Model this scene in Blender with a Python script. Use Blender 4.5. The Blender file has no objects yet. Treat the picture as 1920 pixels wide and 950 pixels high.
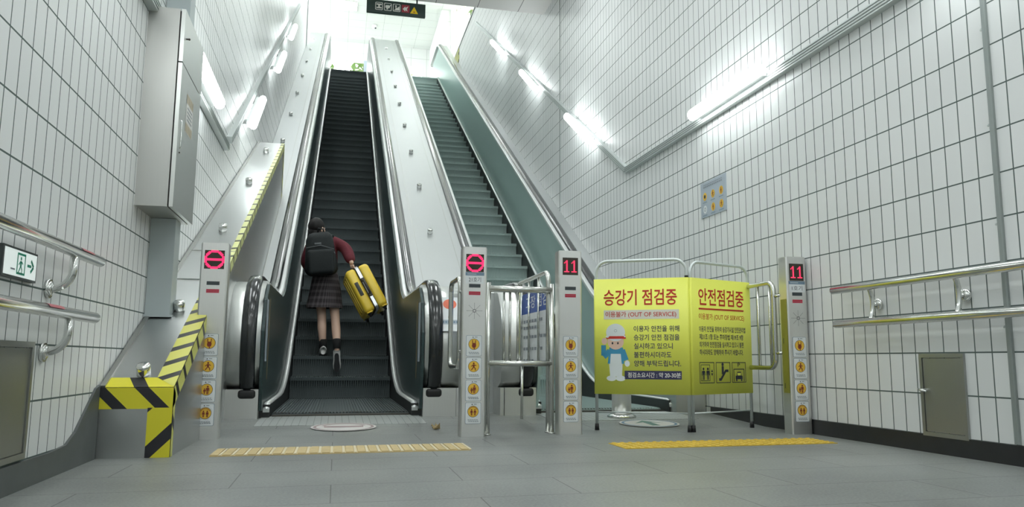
import bpy, math, random
from mathutils import Vector, Matrix
random.seed(7)
S = bpy.context.scene
COL = S.collection
T = math.tan(math.pi/6)
PI = math.pi
XR, XL = 3.1208, -1.1386
NO = -5.0207                      # escalator nose line: z = NO + T*y
TW, TH = .108333, .218
YR, ZR, YL, ZL = 3.95987, 2.27328, 3.02814, 1.63279

# ------------------------------------------------------------------ materials
def new_mat(name):
    m = bpy.data.materials.new(name); m.use_nodes = True
    nt = m.node_tree
    return m, nt, nt.nodes['Principled BSDF']

def mat(name, col, rough=.5, metal=0., emit=None, es=0., coat=0., noise=0., nscale=20., spec=.5):
    m, nt, b = new_mat(name)
    c = (*col, 1)
    b.inputs['Base Color'].default_value = c
    b.inputs['Roughness'].default_value = rough
    b.inputs['Metallic'].default_value = metal
    b.inputs['Coat Weight'].default_value = coat
    b.inputs['Coat Roughness'].default_value = .08
    b.inputs['Specular IOR Level'].default_value = spec
    if emit:
        b.inputs['Emission Color'].default_value = (*emit, 1)
        b.inputs['Emission Strength'].default_value = es
    if noise:
        tc = nt.nodes.new('ShaderNodeTexCoord'); n = nt.nodes.new('ShaderNodeTexNoise')
        n.inputs['Scale'].default_value = nscale; n.inputs['Detail'].default_value = 4
        nt.links.new(tc.outputs['Object'], n.inputs['Vector'])
        mx = nt.nodes.new('ShaderNodeMix'); mx.data_type = 'RGBA'
        mx.inputs['A'].default_value = (*[v*(1-noise) for v in col], 1)
        mx.inputs['B'].default_value = (*[min(1, v*(1+noise)) for v in col], 1)
        nt.links.new(n.outputs['Fac'], mx.inputs['Factor'])
        nt.links.new(mx.outputs['Result'], b.inputs['Base Color'])
    return m

def steel(name, col=(.6, .61, .6), rough=.3, stretch=(60, 60, 1.2), amt=.06):
    """brushed stainless: fine streaks in the roughness and colour"""
    m, nt, b = new_mat(name)
    b.inputs['Metallic'].default_value = 1
    tc = nt.nodes.new('ShaderNodeTexCoord'); mp = nt.nodes.new('ShaderNodeMapping')
    mp.inputs['Scale'].default_value = stretch
    n = nt.nodes.new('ShaderNodeTexNoise'); n.inputs['Scale'].default_value = 3; n.inputs['Detail'].default_value = 3
    nt.links.new(tc.outputs['Object'], mp.inputs['Vector']); nt.links.new(mp.outputs['Vector'], n.inputs['Vector'])
    r = nt.nodes.new('ShaderNodeMapRange')
    r.inputs['To Min'].default_value = rough-amt; r.inputs['To Max'].default_value = rough+amt
    nt.links.new(n.outputs['Fac'], r.inputs['Value']); nt.links.new(r.outputs['Result'], b.inputs['Roughness'])
    mx = nt.nodes.new('ShaderNodeMix'); mx.data_type = 'RGBA'
    mx.inputs['A'].default_value = (*[v*.965 for v in col], 1); mx.inputs['B'].default_value = (*[min(1, v*1.035) for v in col], 1)
    nt.links.new(n.outputs['Fac'], mx.inputs['Factor']); nt.links.new(mx.outputs['Result'], b.inputs['Base Color'])
    return m

def grid_mat(name, bw, bh, mortar, c1, c2, cm, rough, axes='yz', mrough=.8, bump=.35, speck=0., coat=0., stagger=0.):
    """rectangular tiles with grout joints in object space"""
    m, nt, b = new_mat(name)
    N = nt.nodes.new; L = nt.links.new
    tc = N('ShaderNodeTexCoord'); sp = N('ShaderNodeSeparateXYZ'); cb = N('ShaderNodeCombineXYZ')
    L(tc.outputs['Object'], sp.inputs[0])
    L(sp.outputs[axes[0].upper()], cb.inputs['X']); L(sp.outputs[axes[1].upper()], cb.inputs['Y'])
    br = N('ShaderNodeTexBrick'); br.offset = stagger; br.offset_frequency = 2; br.squash = 1
    br.inputs['Scale'].default_value = 1; br.inputs['Brick Width'].default_value = bw
    br.inputs['Row Height'].default_value = bh; br.inputs['Mortar Size'].default_value = mortar
    br.inputs['Mortar Smooth'].default_value = .1; br.inputs['Bias'].default_value = 0
    br.inputs['Color1'].default_value = (*c1, 1); br.inputs['Color2'].default_value = (*c2, 1)
    br.inputs['Mortar'].default_value = (*cm, 1)
    L(cb.outputs[0], br.inputs['Vector'])
    col = br.outputs['Color']
    if speck:
        n = N('ShaderNodeTexNoise'); n.inputs['Scale'].default_value = 90; n.inputs['Detail'].default_value = 6
        n2 = N('ShaderNodeTexNoise'); n2.inputs['Scale'].default_value = 1.3; n2.inputs['Detail'].default_value = 5
        L(tc.outputs['Object'], n.inputs['Vector']); L(tc.outputs['Object'], n2.inputs['Vector'])
        ad = N('ShaderNodeMath'); ad.operation = 'ADD'; L(n.outputs['Fac'], ad.inputs[0]); L(n2.outputs['Fac'], ad.inputs[1])
        mr = N('ShaderNodeMapRange'); mr.inputs['From Min'].default_value = .6; mr.inputs['From Max'].default_value = 1.4
        mr.inputs['To Min'].default_value = 1-speck; mr.inputs['To Max'].default_value = 1+speck
        L(ad.outputs[0], mr.inputs['Value'])
        mu = N('ShaderNodeMix'); mu.data_type = 'RGBA'; mu.blend_type = 'MULTIPLY'; mu.inputs['Factor'].default_value = 1
        L(col, mu.inputs['A']); L(mr.outputs['Result'], mu.inputs['B']); col = mu.outputs['Result']
    L(col, b.inputs['Base Color'])
    rr = N('ShaderNodeMapRange'); rr.inputs['To Min'].default_value = rough; rr.inputs['To Max'].default_value = mrough
    L(br.outputs['Fac'], rr.inputs['Value']); L(rr.outputs['Result'], b.inputs['Roughness'])
    bp = N('ShaderNodeBump'); bp.invert = True; bp.inputs['Strength'].default_value = bump; bp.inputs['Distance'].default_value = .004
    L(br.outputs['Fac'], bp.inputs['Height']); L(bp.outputs['Normal'], b.inputs['Normal'])
    b.inputs['Coat Weight'].default_value = coat
    return m

def stripe_mat(name, c1, c2, period, vec, duty=.5, rough=.45, axis2=None):
    """hard diagonal stripes along a direction in object space (hazard tape)"""
    m, nt, b = new_mat(name); N = nt.nodes.new; L = nt.links.new
    tc = N('ShaderNodeTexCoord'); d = N('ShaderNodeVectorMath'); d.operation = 'DOT_PRODUCT'
    d.inputs[1].default_value = vec; L(tc.outputs['Object'], d.inputs[0])
    a = N('ShaderNodeMath'); a.operation = 'DIVIDE'; a.inputs[1].default_value = period; L(d.outputs['Value'], a.inputs[0])
    f = N('ShaderNodeMath'); f.operation = 'FRACT'; L(a.outputs[0], f.inputs[0])
    g = N('ShaderNodeMath'); g.operation = 'GREATER_THAN'; g.inputs[1].default_value = duty; L(f.outputs[0], g.inputs[0])
    mx = N('ShaderNodeMix'); mx.data_type = 'RGBA'; mx.inputs['A'].default_value = (*c1, 1); mx.inputs['B'].default_value = (*c2, 1)
    L(g.outputs[0], mx.inputs['Factor']); L(mx.outputs['Result'], b.inputs['Base Color'])
    b.inputs['Roughness'].default_value = rough
    return m

M = {}
M['tile'] = grid_mat('wall_tile', TW, TH, .0039, (.70, .715, .71), (.73, .745, .74), (.095, .125, .118), .34, 'yz', bump=.3)
M['tilefar'] = grid_mat('hall_panel', .6, 1.2, .006, (.82, .84, .82), (.84, .85, .83), (.5, .52, .5), .35, 'xz', bump=.2)
M['ceilpanel'] = grid_mat('ceiling_panel', .62, .62, .004, (.82, .84, .82), (.84, .85, .83), (.45, .46, .45), .6, 'xy', bump=.2)
M['soffit'] = grid_mat('soffit_panel', .67, 1.4, .006, (.72, .70, .68), (.74, .72, .70), (.2, .2, .2), .5, 'xy', bump=.2)
M['floor'] = grid_mat('granite_floor', .90, .42, .0024, (.185, .197, .19), (.203, .214, .204), (.13, .135, .128), .40, 'xy', mrough=.6, bump=.15, speck=.42, stagger=.42)
M['base_dark'] = mat('dark_baseboard_stone', (.018, .019, .02), .35, noise=.5, nscale=9)
M['base_grey'] = mat('grey_baseboard_stone', (.085, .095, .095), .4, noise=.35, nscale=6)
M['steel'] = steel('brushed_steel', (.74, .74, .72), .40)
M['steel_cab'] = steel('cabinet_steel', (.50, .50, .48), .42, (60, 60, 1.2), .05)
M['steel_h'] = steel('brushed_steel_flat', (.66, .67, .65), .36, (40, 1.2, 40), .06)
M['steel_dk'] = steel('dull_steel', (.42, .43, .41), .36)
M['deck'] = steel('deck_steel', (.54, .56, .56), .48, (50, 1.0, 50), .05)
M['chrome'] = mat('polished_steel', (.72, .73, .71), .14, 1)
M['alu'] = mat('aluminium_edge', (.74, .76, .75), .32, .45)
M['band'] = mat('inner_band_metal', (.40, .47, .465), .24, .7)
M['chrome_b'] = mat('tube_steel', (.62, .63, .60), .22, 1)
M['rubber'] = mat('handrail_rubber', (.011, .014, .015), .2, coat=.3)
M['blackrub'] = mat('black_rubber', (.012, .012, .013), .5)
M['pan_dk'] = mat('black_panel', (.035, .058, .058), .3, spec=.3)
M['pan_teal'] = mat('teal_panel', (.42, .55, .525), .36, .3)
M['step_dk'] = mat('dark_step_metal', (.085, .105, .108), .6, 0, spec=.25)
M['step_gr'] = mat('grey_step_metal', (.38, .47, .45), .6, .1)
M['skirt_dk'] = mat('dark_skirt', (.02, .022, .022), .35)
M['comb'] = mat('comb_metal', (.09, .085, .075), .4, .8)
M['landing'] = grid_mat('landing_plate_metal', .05, .05, .002, (.36, .385, .375), (.38, .40, .39), (.2, .22, .21), .3, 'xy', mrough=.5, bump=.3)
M['duct'] = mat('painted_duct', (.40, .45, .46), .4)
M['galv'] = mat('galvanised_trunking', (.62, .665, .655), .38, .45)
M['galv_dk'] = mat('trunking_underside', (.27, .30, .29), .45, .3)
M['lamp'] = mat('lamp_diffuser', (.95, .97, .96), .4, emit=(.94, 1., .995), es=6.3)
M['lampcap'] = mat('lamp_end_cap', (.55, .57, .56), .45)
M['panel_fill'] = mat('fill_light_panel', (.95, .97, .96), .4, emit=(.95, 1., .995), es=5.8)  # glow of the unseen fill panels added to the lower ceiling
M['panel_hall'] = mat('hall_light_panel', (.95, .97, .96), .4, emit=(.96, 1., 1.), es=12.)
M['white'] = mat('white_plastic', (.82, .83, .82), .4)
M['card'] = mat('sticker_white', (.72, .75, .76), .35)
M['amber'] = mat('sticker_amber', (.78, .48, .05), .4)
M['red_dk'] = mat('sticker_dark_red', (.22, .035, .02), .45)
M['ink'] = mat('ink_dark', (.03, .035, .05), .5)
M['ink_grey'] = mat('ink_grey', (.25, .28, .31), .5)
M['ink_blue'] = mat('ink_blue', (.16, .24, .32), .45)
M['led_bg'] = mat('led_window', (.035, .028, .02), .15, spec=.5)
M['led'] = mat('led_red', (.6, .01, .03), .4, emit=(1., .018, .10), es=1.0)
M['led2'] = mat('led_red_soft', (.5, .02, .06), .4, emit=(1., .03, .09), es=.7)
M['slot'] = mat('dark_slot', (.045, .055, .06), .25)
M['redslot'] = mat('red_slot', (.30, .03, .055), .25, emit=(1, .05, .12), es=.04)
M['yellow'] = mat('banner_yellow', (.84, .87, .13), .42)
M['bred'] = mat('banner_red', (.60, .035, .02), .5)
M['bnavy'] = mat('banner_navy', (.035, .035, .10), .5)
M['bwhite'] = mat('banner_white', (.80, .80, .74), .5)
M['bband'] = mat('banner_pale_band', (.78, .76, .66), .5)
M['skin'] = mat('skin', (.68, .46, .35), .5)
M['cartoon_skin'] = mat('print_skin', (.80, .56, .44), .5)
M['cartoon_blue'] = mat('print_blue', (.05, .30, .50), .5)
M['cartoon_pale'] = mat('print_pale', (.76, .82, .82), .5)
M['hair'] = mat('black_hair', (.010, .009, .009), .5, noise=.4, nscale=60, spec=.25)
M['jacket'] = mat('maroon_wool', (.13, .018, .028), .85, noise=.35, nscale=40)
M['sock'] = mat('black_sock', (.01, .01, .011), .8)
M['shoe'] = mat('white_shoe', (.72, .72, .70), .5)
M['sole'] = mat('dark_sole', (.03, .03, .032), .6)
M['pack'] = mat('black_nylon', (.011, .015, .016), .6, noise=.3, nscale=30, spec=.3)
M['pack2'] = mat('grey_strap', (.10, .11, .115), .5)
M['case'] = mat('yellow_shell', (.90, .64, .06), .34, coat=.2)
M['case_fr'] = mat('suitcase_alloy', (.72, .74, .78), .28, .8)
M['dkgrey'] = mat('dark_grey_plastic', (.05, .045, .04), .45)
M['green'] = mat('sign_green', (.0, .27, .16), .45)
M['signwhite'] = mat('sign_white_face', (.78, .84, .82), .35, emit=(.9, 1, .97), es=.15)
M['signdark'] = mat('sign_dark_green', (.022, .045, .038), .4)
M['signyellow'] = mat('sign_yellow', (.85, .58, .01), .4)
M['signred'] = mat('sign_red', (.33, .03, .045), .4)
M['frame_dk'] = mat('dark_frame', (.04, .05, .05), .4)
M['plate_blue'] = mat('notice_plate', (.40, .46, .52), .35)
M['tact_tan'] = mat('worn_tactile_yellow', (.50, .39, .19), .6, noise=.22, nscale=14)
M['tact_lt'] = mat('worn_tactile_bar', (.62, .55, .38), .55)
M['tact_y'] = mat('tactile_yellow', (.58, .40, .045), .6, noise=.2, nscale=14)
M['decal_w'] = mat('floor_print_white', (.62, .60, .58), .4)
M['decal_p'] = mat('floor_print_brown', (.30, .22, .22), .5)
M['decal_b'] = mat('floor_print_blue', (.10, .20, .30), .5)
M['decal_g'] = mat('floor_print_green', (.10, .20, .17), .5)
M['litter'] = mat('dry_leaf', (.42, .32, .16), .7, noise=.4, nscale=30)
M['pink'] = mat('red_sticker', (.75, .17, .09), .45)
M['ribbon'] = mat('red_tape', (.36, .07, .09), .4)
M['concrete'] = mat('pale_ledge', (.45, .47, .46), .6)
M['ground'] = mat('paving_outside', (.5, .52, .48), .8)
M['leaf'] = mat('leaf_green', (.17, .29, .06), .5, noise=.4, nscale=4)
M['leaf2'] = mat('leaf_light_green', (.27, .38, .11), .5, noise=.4, nscale=4)
M['bark'] = mat('bark', (.12, .08, .05), .8)
M['paper'] = mat('notice_paper', (.72, .71, .68), .5)
M['blue'] = mat('header_blue', (.015, .08, .38), .4)
M['stickyel'] = mat('yellow_film', (.24, .235, .04), .4)
M['haz_x'] = stripe_mat('hazard_tape_front', (.70, .64, .03), (.02, .02, .025), .20, (1, 0, 1.0), .66)
M['haz_v'] = stripe_mat('hazard_tape_upright', (.70, .64, .03), (.02, .02, .025), .245, (-1, 0, 1), .68)
M['haz_s'] = stripe_mat('hazard_tape_slope', (.64, .62, .13), (.025, .025, .025), .19, (-.9, .9, .42), .68)
M['haz_t'] = stripe_mat('hazard_tape_thin', (.66, .68, .30), (.04, .045, .03), .21, (-.5, .9, .42), .80)
M['haz_y'] = stripe_mat('hazard_tape_side', (.62, .62, .16), (.02, .02, .02), .26, (0, .9, 1.2), .74)
M['haz_u'] = stripe_mat('hazard_tape_far', (.60, .60, .20), (.03, .03, .03), .22, (0, .6, 1), .6)
def plaid():
    m, nt, b = new_mat('plaid_wool'); N = nt.nodes.new; L = nt.links.new
    tc = N('ShaderNodeTexCoord'); sp = N('ShaderNodeSeparateXYZ'); L(tc.outputs['Object'], sp.inputs[0])
    at = N('ShaderNodeMath'); at.operation = 'ARCTAN2'; L(sp.outputs['X'], at.inputs[0]); L(sp.outputs['Y'], at.inputs[1])
    def band(src, per, duty):
        d = N('ShaderNodeMath'); d.operation = 'DIVIDE'; d.inputs[1].default_value = per; L(src, d.inputs[0])
        f = N('ShaderNodeMath'); f.operation = 'FRACT'; L(d.outputs[0], f.inputs[0])
        g = N('ShaderNodeMath'); g.operation = 'GREATER_THAN'; g.inputs[1].default_value = duty; L(f.outputs[0], g.inputs[0]); return g.outputs[0]
    a = N('ShaderNodeMath'); a.operation = 'ADD'; L(band(at.outputs[0], .26, .6), a.inputs[0]); L(band(sp.outputs['Z'], .075, .6), a.inputs[1])
    r = N('ShaderNodeValToRGB'); r.color_ramp.elements[0].color = (.018, .014, .016, 1); r.color_ramp.elements[1].color = (.085, .072, .078, 1)
    d = N('ShaderNodeMath'); d.operation = 'DIVIDE'; d.inputs[1].default_value = 2; L(a.outputs[0], d.inputs[0]); L(d.outputs[0], r.inputs[0])
    L(r.outputs['Color'], b.inputs['Base Color']); b.inputs['Roughness'].default_value = .85
    return m
M['tile'].node_tree.nodes['Principled BSDF'].inputs['Specular IOR Level'].default_value = .32
M['plaid'] = plaid()
def glass():
    m = bpy.data.materials.new('clear_glass'); m.use_nodes = True; nt = m.node_tree; nt.nodes.clear()
    o = nt.nodes.new('ShaderNodeOutputMaterial'); t = nt.nodes.new('ShaderNodeBsdfTransparent'); t.inputs[0].default_value = (.97, .985, .98, 1)
    g = nt.nodes.new('ShaderNodeBsdfGlossy'); g.inputs['Roughness'].default_value = .03
    mx = nt.nodes.new('ShaderNodeMixShader'); mx.inputs[0].default_value = .07
    nt.links.new(t.outputs[0], mx.inputs[1]); nt.links.new(g.outputs[0], mx.inputs[2]); nt.links.new(mx.outputs[0], o.inputs[0])
    return m
M['glass'] = glass()

# ------------------------------------------------------------------ mesh builder
class MB:
    def __init__(s): s.v = []; s.f = []; s.m = []; s.sm = []; s.mats = []
    def mi(s, m):
        if m not in s.mats: s.mats.append(m)
        return s.mats.index(m)
    def face(s, idx, m, smooth=False): s.f.append(tuple(idx)); s.m.append(s.mi(m)); s.sm.append(smooth)
    def add(s, verts, faces, m, smooth=False):
        b = len(s.v); s.v += [tuple(p) for p in verts]
        for f in faces: s.face([b+i for i in f], m, smooth)
    def box(s, x0, x1, y0, y1, z0, z1, m):
        P = [(x, y, z) for x in (x0, x1) for y in (y0, y1) for z in (z0, z1)]
        s.add(P, [(0, 1, 3, 2), (4, 6, 7, 5), (0, 4, 5, 1), (2, 3, 7, 6), (0, 2, 6, 4), (1, 5, 7, 3)], m)
    def prism(s, pts, a, b, m, axis='x', smooth=False):
        """closed 2-D outline extruded along an axis: x:(y,z) y:(x,z) z:(x,y)"""
        def P(p, t):
            return {'x': (t, p[0], p[1]), 'y': (p[0], t, p[1]), 'z': (p[0], p[1], t)}[axis]
        n = len(pts); ar = sum(pts[i][0]*pts[(i+1) % n][1]-pts[(i+1) % n][0]*pts[i][1] for i in range(n))
        if ar < 0: pts = pts[::-1]
        V = [P(p, a) for p in pts]+[P(p, b) for p in pts]
        flip = (b > a) != (axis == 'y')
        F = [tuple(range(n))[::-1] if flip else tuple(range(n)), tuple(range(n, 2*n)) if flip else tuple(range(n, 2*n))[::-1]]
        base = len(s.v); s.v += V
        for f in F: s.face([base+i for i in f], m)
        for i in range(n):
            j = (i+1) % n
            q = (i, j, n+j, n+i) if flip else (j, i, n+i, n+j)
            s.face([base+k for k in q], m, smooth)
    def tube(s, pts, r, m, n=12, closed=False, cap=True):
        pts = [Vector(p) for p in pts]; k = len(pts); rings = []
        up = None
        for i, p in enumerate(pts):
            if closed: d = pts[(i+1) % k]-pts[i-1]
            else: d = pts[min(i+1, k-1)]-pts[max(i-1, 0)]
            d.normalize()
            if up is None:
                up = Vector((0, 0, 1)) if abs(d.z) < .9 else Vector((1, 0, 0))
            u = (up-d*up.dot(d)); u.normalize(); up = u; w = d.cross(u)
            rr = r[i] if isinstance(r, (list, tuple)) else r
            rings.append([p+(u*math.cos(2*PI*j/n)+w*math.sin(2*PI*j/n))*rr for j in range(n)])
        b = len(s.v); s.v += [tuple(v) for R in rings for v in R]
        for i in range(k if closed else k-1):
            a, c = b+i*n, b+((i+1) % k)*n
            for j in range(n): s.face((a+j, a+(j+1) % n, c+(j+1) % n, c+j), m, True)
        if cap and not closed:
            s.face([b+j for j in range(n)][::-1], m); s.face([b+(k-1)*n+j for j in range(n)], m)
    def cyl(s, p0, p1, r, m, n=16, r1=None):
        s.tube([p0, p1], [r, r if r1 is None else r1], m, n)
    def sphere(s, c, r, m, n=16, k=10):
        rx, ry, rz = r if isinstance(r, (tuple, list)) else (r, r, r)
        V = [(c[0], c[1], c[2]-rz)]
        for i in range(1, k):
            a = -PI/2+PI*i/k
            for j in range(n):
                t = 2*PI*j/n; V.append((c[0]+rx*math.cos(a)*math.cos(t), c[1]+ry*math.cos(a)*math.sin(t), c[2]+rz*math.sin(a)))
        V.append((c[0], c[1], c[2]+rz)); F = []
        for j in range(n): F.append((0, 1+(j+1) % n, 1+j))
        for i in range(k-2):
            for j in range(n): F.append((1+i*n+j, 1+i*n+(j+1) % n, 1+(i+1)*n+(j+1) % n, 1+(i+1)*n+j))
        e = len(V)-1
        for j in range(n): F.append((1+(k-2)*n+j, 1+(k-2)*n+(j+1) % n, e))
        s.add(V, F, m, True)
    def rbox(s, c, h, r, m, n=5, mtx=None):
        """rounded box, half sizes h, corner radius r"""
        def ax(hh):
            out = [-hh+r*(1-math.cos(PI/2*i/n)) for i in range(n+1)]
            return out+[-v for v in out[::-1]]
        A = [ax(v) for v in h]; C = Vector(c)
        for a in range(3):
            u, w = (a+1) % 3, (a+2) % 3
            for sg in (-1, 1):
                nu, nw = len(A[u]), len(A[w]); b = len(s.v)
                for i in range(nu):
                    for j in range(nw):
                        p = [0, 0, 0]; p[a] = sg*h[a]; p[u] = A[u][i]; p[w] = A[w][j]
                        q = Vector([max(-h[t]+r, min(h[t]-r, p[t])) for t in range(3)]); d = Vector(p)-q
                        if d.length > 1e-9: d = d.normalized()*r
                        P = q+d
                        P = (mtx @ P if mtx else P)+C
                        s.v.append(tuple(P))
                for i in range(nu-1):
                    for j in range(nw-1):
                        f = [b+i*nw+j, b+(i+1)*nw+j, b+(i+1)*nw+j+1, b+i*nw+j+1]
                        s.face(f if sg > 0 else f[::-1], m, True)
    def sweep(s, prof, path, m, smooth=True, xs=None):
        """profile [(u across, v out)] swept along a (y,z) path at x (or per-point xs)"""
        k = len(path); n = len(prof); b = len(s.v)
        for i, (y, z) in enumerate(path):
            y0, z0 = path[max(i-1, 0)]; y1, z1 = path[min(i+1, k-1)]
            d = math.hypot(y1-y0, z1-z0); ty, tz = (y1-y0)/d, (z1-z0)/d
            ny, nz = -tz, ty
            for u, v in prof: s.v.append(((xs[i] if xs else 0)+u, y+ny*v, z+nz*v))
        for i in range(k-1):
            for j in range(n):
                jj = (j+1) % n
                s.face((b+i*n+j, b+(i+1)*n+j, b+(i+1)*n+jj, b+i*n+jj), m, smooth)
        s.face([b+j for j in range(n)], m); s.face([b+(k-1)*n+j for j in range(n)][::-1], m)
    def build(s, name, parent=None, loc=(0, 0, 0), rotz=0, fix=True):
        me = bpy.data.meshes.new(name); me.from_pydata(s.v, [], s.f)
        for m in s.mats: me.materials.append(m)
        me.polygons.foreach_set('material_index', s.m); me.polygons.foreach_set('use_smooth', s.sm)
        me.update()
        o = bpy.data.objects.new(name, me); COL.objects.link(o); o.location = loc; o.rotation_euler = (0, 0, rotz)
        if parent: o.parent = parent
        return o

def tag(o, label, cat, group=None, kind=None):
    o['label'] = label; o['category'] = cat
    if group: o['group'] = group
    if kind: o['kind'] = kind
    return o
def thing(name, label, cat, loc=(0, 0, 0), rotz=0, group=None):
    o = bpy.data.objects.new(name, None); COL.objects.link(o); o.empty_display_size = .1
    o.location = loc; o.rotation_euler = (0, 0, rotz)
    return tag(o, label, cat, group)
def struct(mb, name, loc=(0, 0, 0)):
    o = mb.build(name, None, loc); o['kind'] = 'structure'; return o
def copy_tree(o, parent=None):
    c = o.copy(); COL.objects.link(c)
    if parent: c.parent = parent
    for ch in o.children: copy_tree(ch, c)
    return c

# text outlines as mesh data (built-in font), cached
_tc = {}
def text_data(body, bold=0.):
    k = (body, bold)
    if k not in _tc:
        c = bpy.data.curves.new('lettering', 'FONT'); c.body = body; c.size = 1; c.offset = bold; c.resolution_u = 3
        o = bpy.data.objects.new('lettering', c); COL.objects.link(o)
        dg = bpy.context.evaluated_depsgraph_get(); dg.update()
        me = bpy.data.meshes.new_from_object(o.evaluated_get(dg))
        V = [v.co.copy() for v in me.vertices]; F = [tuple(p.vertices) for p in me.polygons]
        bpy.data.objects.remove(o); bpy.data.curves.remove(c); bpy.data.meshes.remove(me)
        x0 = min(v.x for v in V); x1 = max(v.x for v in V); y0 = min(v.y for v in V); y1 = max(v.y for v in V)
        _tc[k] = ([((v.x-x0)/(x1-x0), (v.y-y0)/(y1-y0)) for v in V], F)
    return _tc[k]

class Face:
    """flat artwork on a plane: origin, right and up vectors; normal = right x up"""
    def __init__(s, o, r, u, off=.0012, mb=None):
        s.o = Vector(o); s.r = Vector(r).normalized(); s.u = Vector(u).normalized(); s.n = s.r.cross(s.u)
        s.off = off; s.mb = mb or MB(); s.lv = 1
    def P(s, a, b): return s.o+s.r*a+s.u*b+s.n*(s.off*s.lv)
    def poly(s, pts, m): s.mb.add([s.P(*p) for p in pts], [tuple(range(len(pts)))], m)
    def rect(s, a0, b0, a1, b1, m): s.poly([(a0, b0), (a1, b0), (a1, b1), (a0, b1)], m)
    def rrect(s, a0, b0, a1, b1, r, m):
        pts = []
        for cx, cy, t in ((a1-r, b0+r, -90), (a1-r, b1-r, 0), (a0+r, b1-r, 90), (a0+r, b0+r, 180)):
            for i in range(5):
                q = math.radians(t+22.5*i); pts.append((cx+r*math.cos(q), cy+r*math.sin(q)))
        s.poly(pts, m)
    def disc(s, a, b, r, m, n=28, ry=None):
        s.poly([(a+r*math.cos(2*PI*i/n), b+(ry or r)*math.sin(2*PI*i/n)) for i in range(n)], m)
    def ring(s, a, b, r0, r1, m, n=32, t0=0, t1=2*PI):
        V = []
        for i in range(n+1):
            t = t0+(t1-t0)*i/n
            V += [s.P(a+r0*math.cos(t), b+r0*math.sin(t)), s.P(a+r1*math.cos(t), b+r1*math.sin(t))]
        s.mb.add(V, [(2*i, 2*i+1, 2*i+3, 2*i+2) for i in range(n)], m)
    def line(s, p, q, w, m):
        p, q = Vector(p), Vector(q); d = (q-p).normalized(); k = Vector((-d.y, d.x))*w/2
        s.poly([p-k, q-k, q+k, p+k], m)
    def frame(s, a0, b0, a1, b1, w, m):
        s.rect(a0, b0, a1, b0+w, m); s.rect(a0, b1-w, a1, b1, m); s.rect(a0, b0+w, a0+w, b1-w, m); s.rect(a1-w, b0+w, a1, b1-w, m)
    def text(s, body, a0, b0, a1, b1, m, bold=0.):
        V, F = text_data(body, bold)
        s.mb.add([s.P(a0+(a1-a0)*x, b0+(b1-b0)*y) for x, y in V], F, m)
    def build(s, name, parent=None, *a): return s.mb.build(name, parent, *a)

def man(f, a, b, h, m, pose=0):
    """small pictogram person, feet at (a,b), height h"""
    f.disc(a, b+h*.88, h*.11, m, 14)
    f.poly([(a-h*.13, b+h*.74), (a-h*.10, b+h*.40), (a+h*.10, b+h*.40), (a+h*.13, b+h*.74)], m)
    if pose == 0:
        f.line((a-h*.06, b), (a-h*.06, b+h*.42), h*.09, m); f.line((a+h*.06, b), (a+h*.06, b+h*.42), h*.09, m)
        f.line((a-h*.18, b+h*.36), (a-h*.14, b+h*.72), h*.07, m); f.line((a+h*.18, b+h*.36), (a+h*.14, b+h*.72), h*.07, m)
    else:
        f.line((a-h*.30, b+h*.05), (a-h*.02, b+h*.42), h*.11, m); f.line((a+h*.04, b+h*.42), (a+h*.22, b+h*.22), h*.11, m)
        f.line((a+h*.22, b+h*.24), (a+h*.20, b), h*.10, m); f.line((a-h*.32, b+h*.50), (a-h*.08, b+h*.70), h*.09, m)
        f.line((a+h*.08, b+h*.70), (a+h*.32, b+h*.58), h*.09, m)

# ------------------------------------------------------------------ setting
mb = MB()
mb.prism([(-5, -.3), (-5, 0), (5.5, 0), (6.4, .04), (9.2, .04), (9.2, -.3)], -1.6, 3.7, M['floor'], 'x')
def fz(y): return .04*min(1, max(0, (y-5.5)/.9))
struct(mb, 'floor')
def wall(name, x, th, outline, y0, z0, m):
    b = MB(); b.prism([(p[0]-y0, p[1]-z0) for p in outline], 0, th, m, 'x'); return struct(b, name, (x, y0, z0))
# phase of the joints: local origin sits on a joint crossing
wall('wall_right', XR, .3, [(-5, -.05), (24.6, -.05), (24.6, 9.36), (18.6, 9.36), (18.6, 12.5), (-5, 12.5)], YR, ZR, M['tile'])
wall('wall_left', XL, -.3, [(-5, -.05), (22.6, -.05), (22.6, 12.5), (-5, 12.5)], YL, ZL, M['tile'])
b = MB(); b.box(-1.6, 3.7, -5.3, -5, 0, 12.5, M['white']); struct(b, 'wall_rear')
b = MB(); b.box(-1.5, 4.0, -5, 12.2, 0, .25, M['soffit']); struct(b, 'ceiling', (.66, 12.22, 6.12)).location = (0, 0, 6.12)
b = MB(); b.box(-1.5, 4.0, 12.0, 12.2, 6.37, 12.5, M['white']); struct(b, 'wall_upper_front')
b = MB(); b.box(-4, 4.2, 12.2, 31.2, 0, .3, M['ceilpanel']); struct(b, 'ceiling_upper', (0, 0, 12.4))
b = MB(); b.box(-4, 4.2, 25.0, 30.2, 9.1, 9.4, M['floor']); struct(b, 'floor_upper')
b = MB(); b.box(-4, 4.2, 30.05, 30.25, 11.68, 12.4, M['tilefar']); b.box(2.9, 4.2, 30.05, 30.25, 9.4, 11.68, M['tilefar']); struct(b, 'wall_back')
b = MB()
for x in (-1.2, -.06, 1.35, 2.88): b.box(x-.03, x+.03, 30.08, 30.18, 9.4, 11.68, M['white'])
g = struct(b, 'window_1')
b = MB(); b.box(-1.2, 2.9, 30.12, 30.13, 9.42, 11.68, M['glass']); b.build('pane', g)
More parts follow.
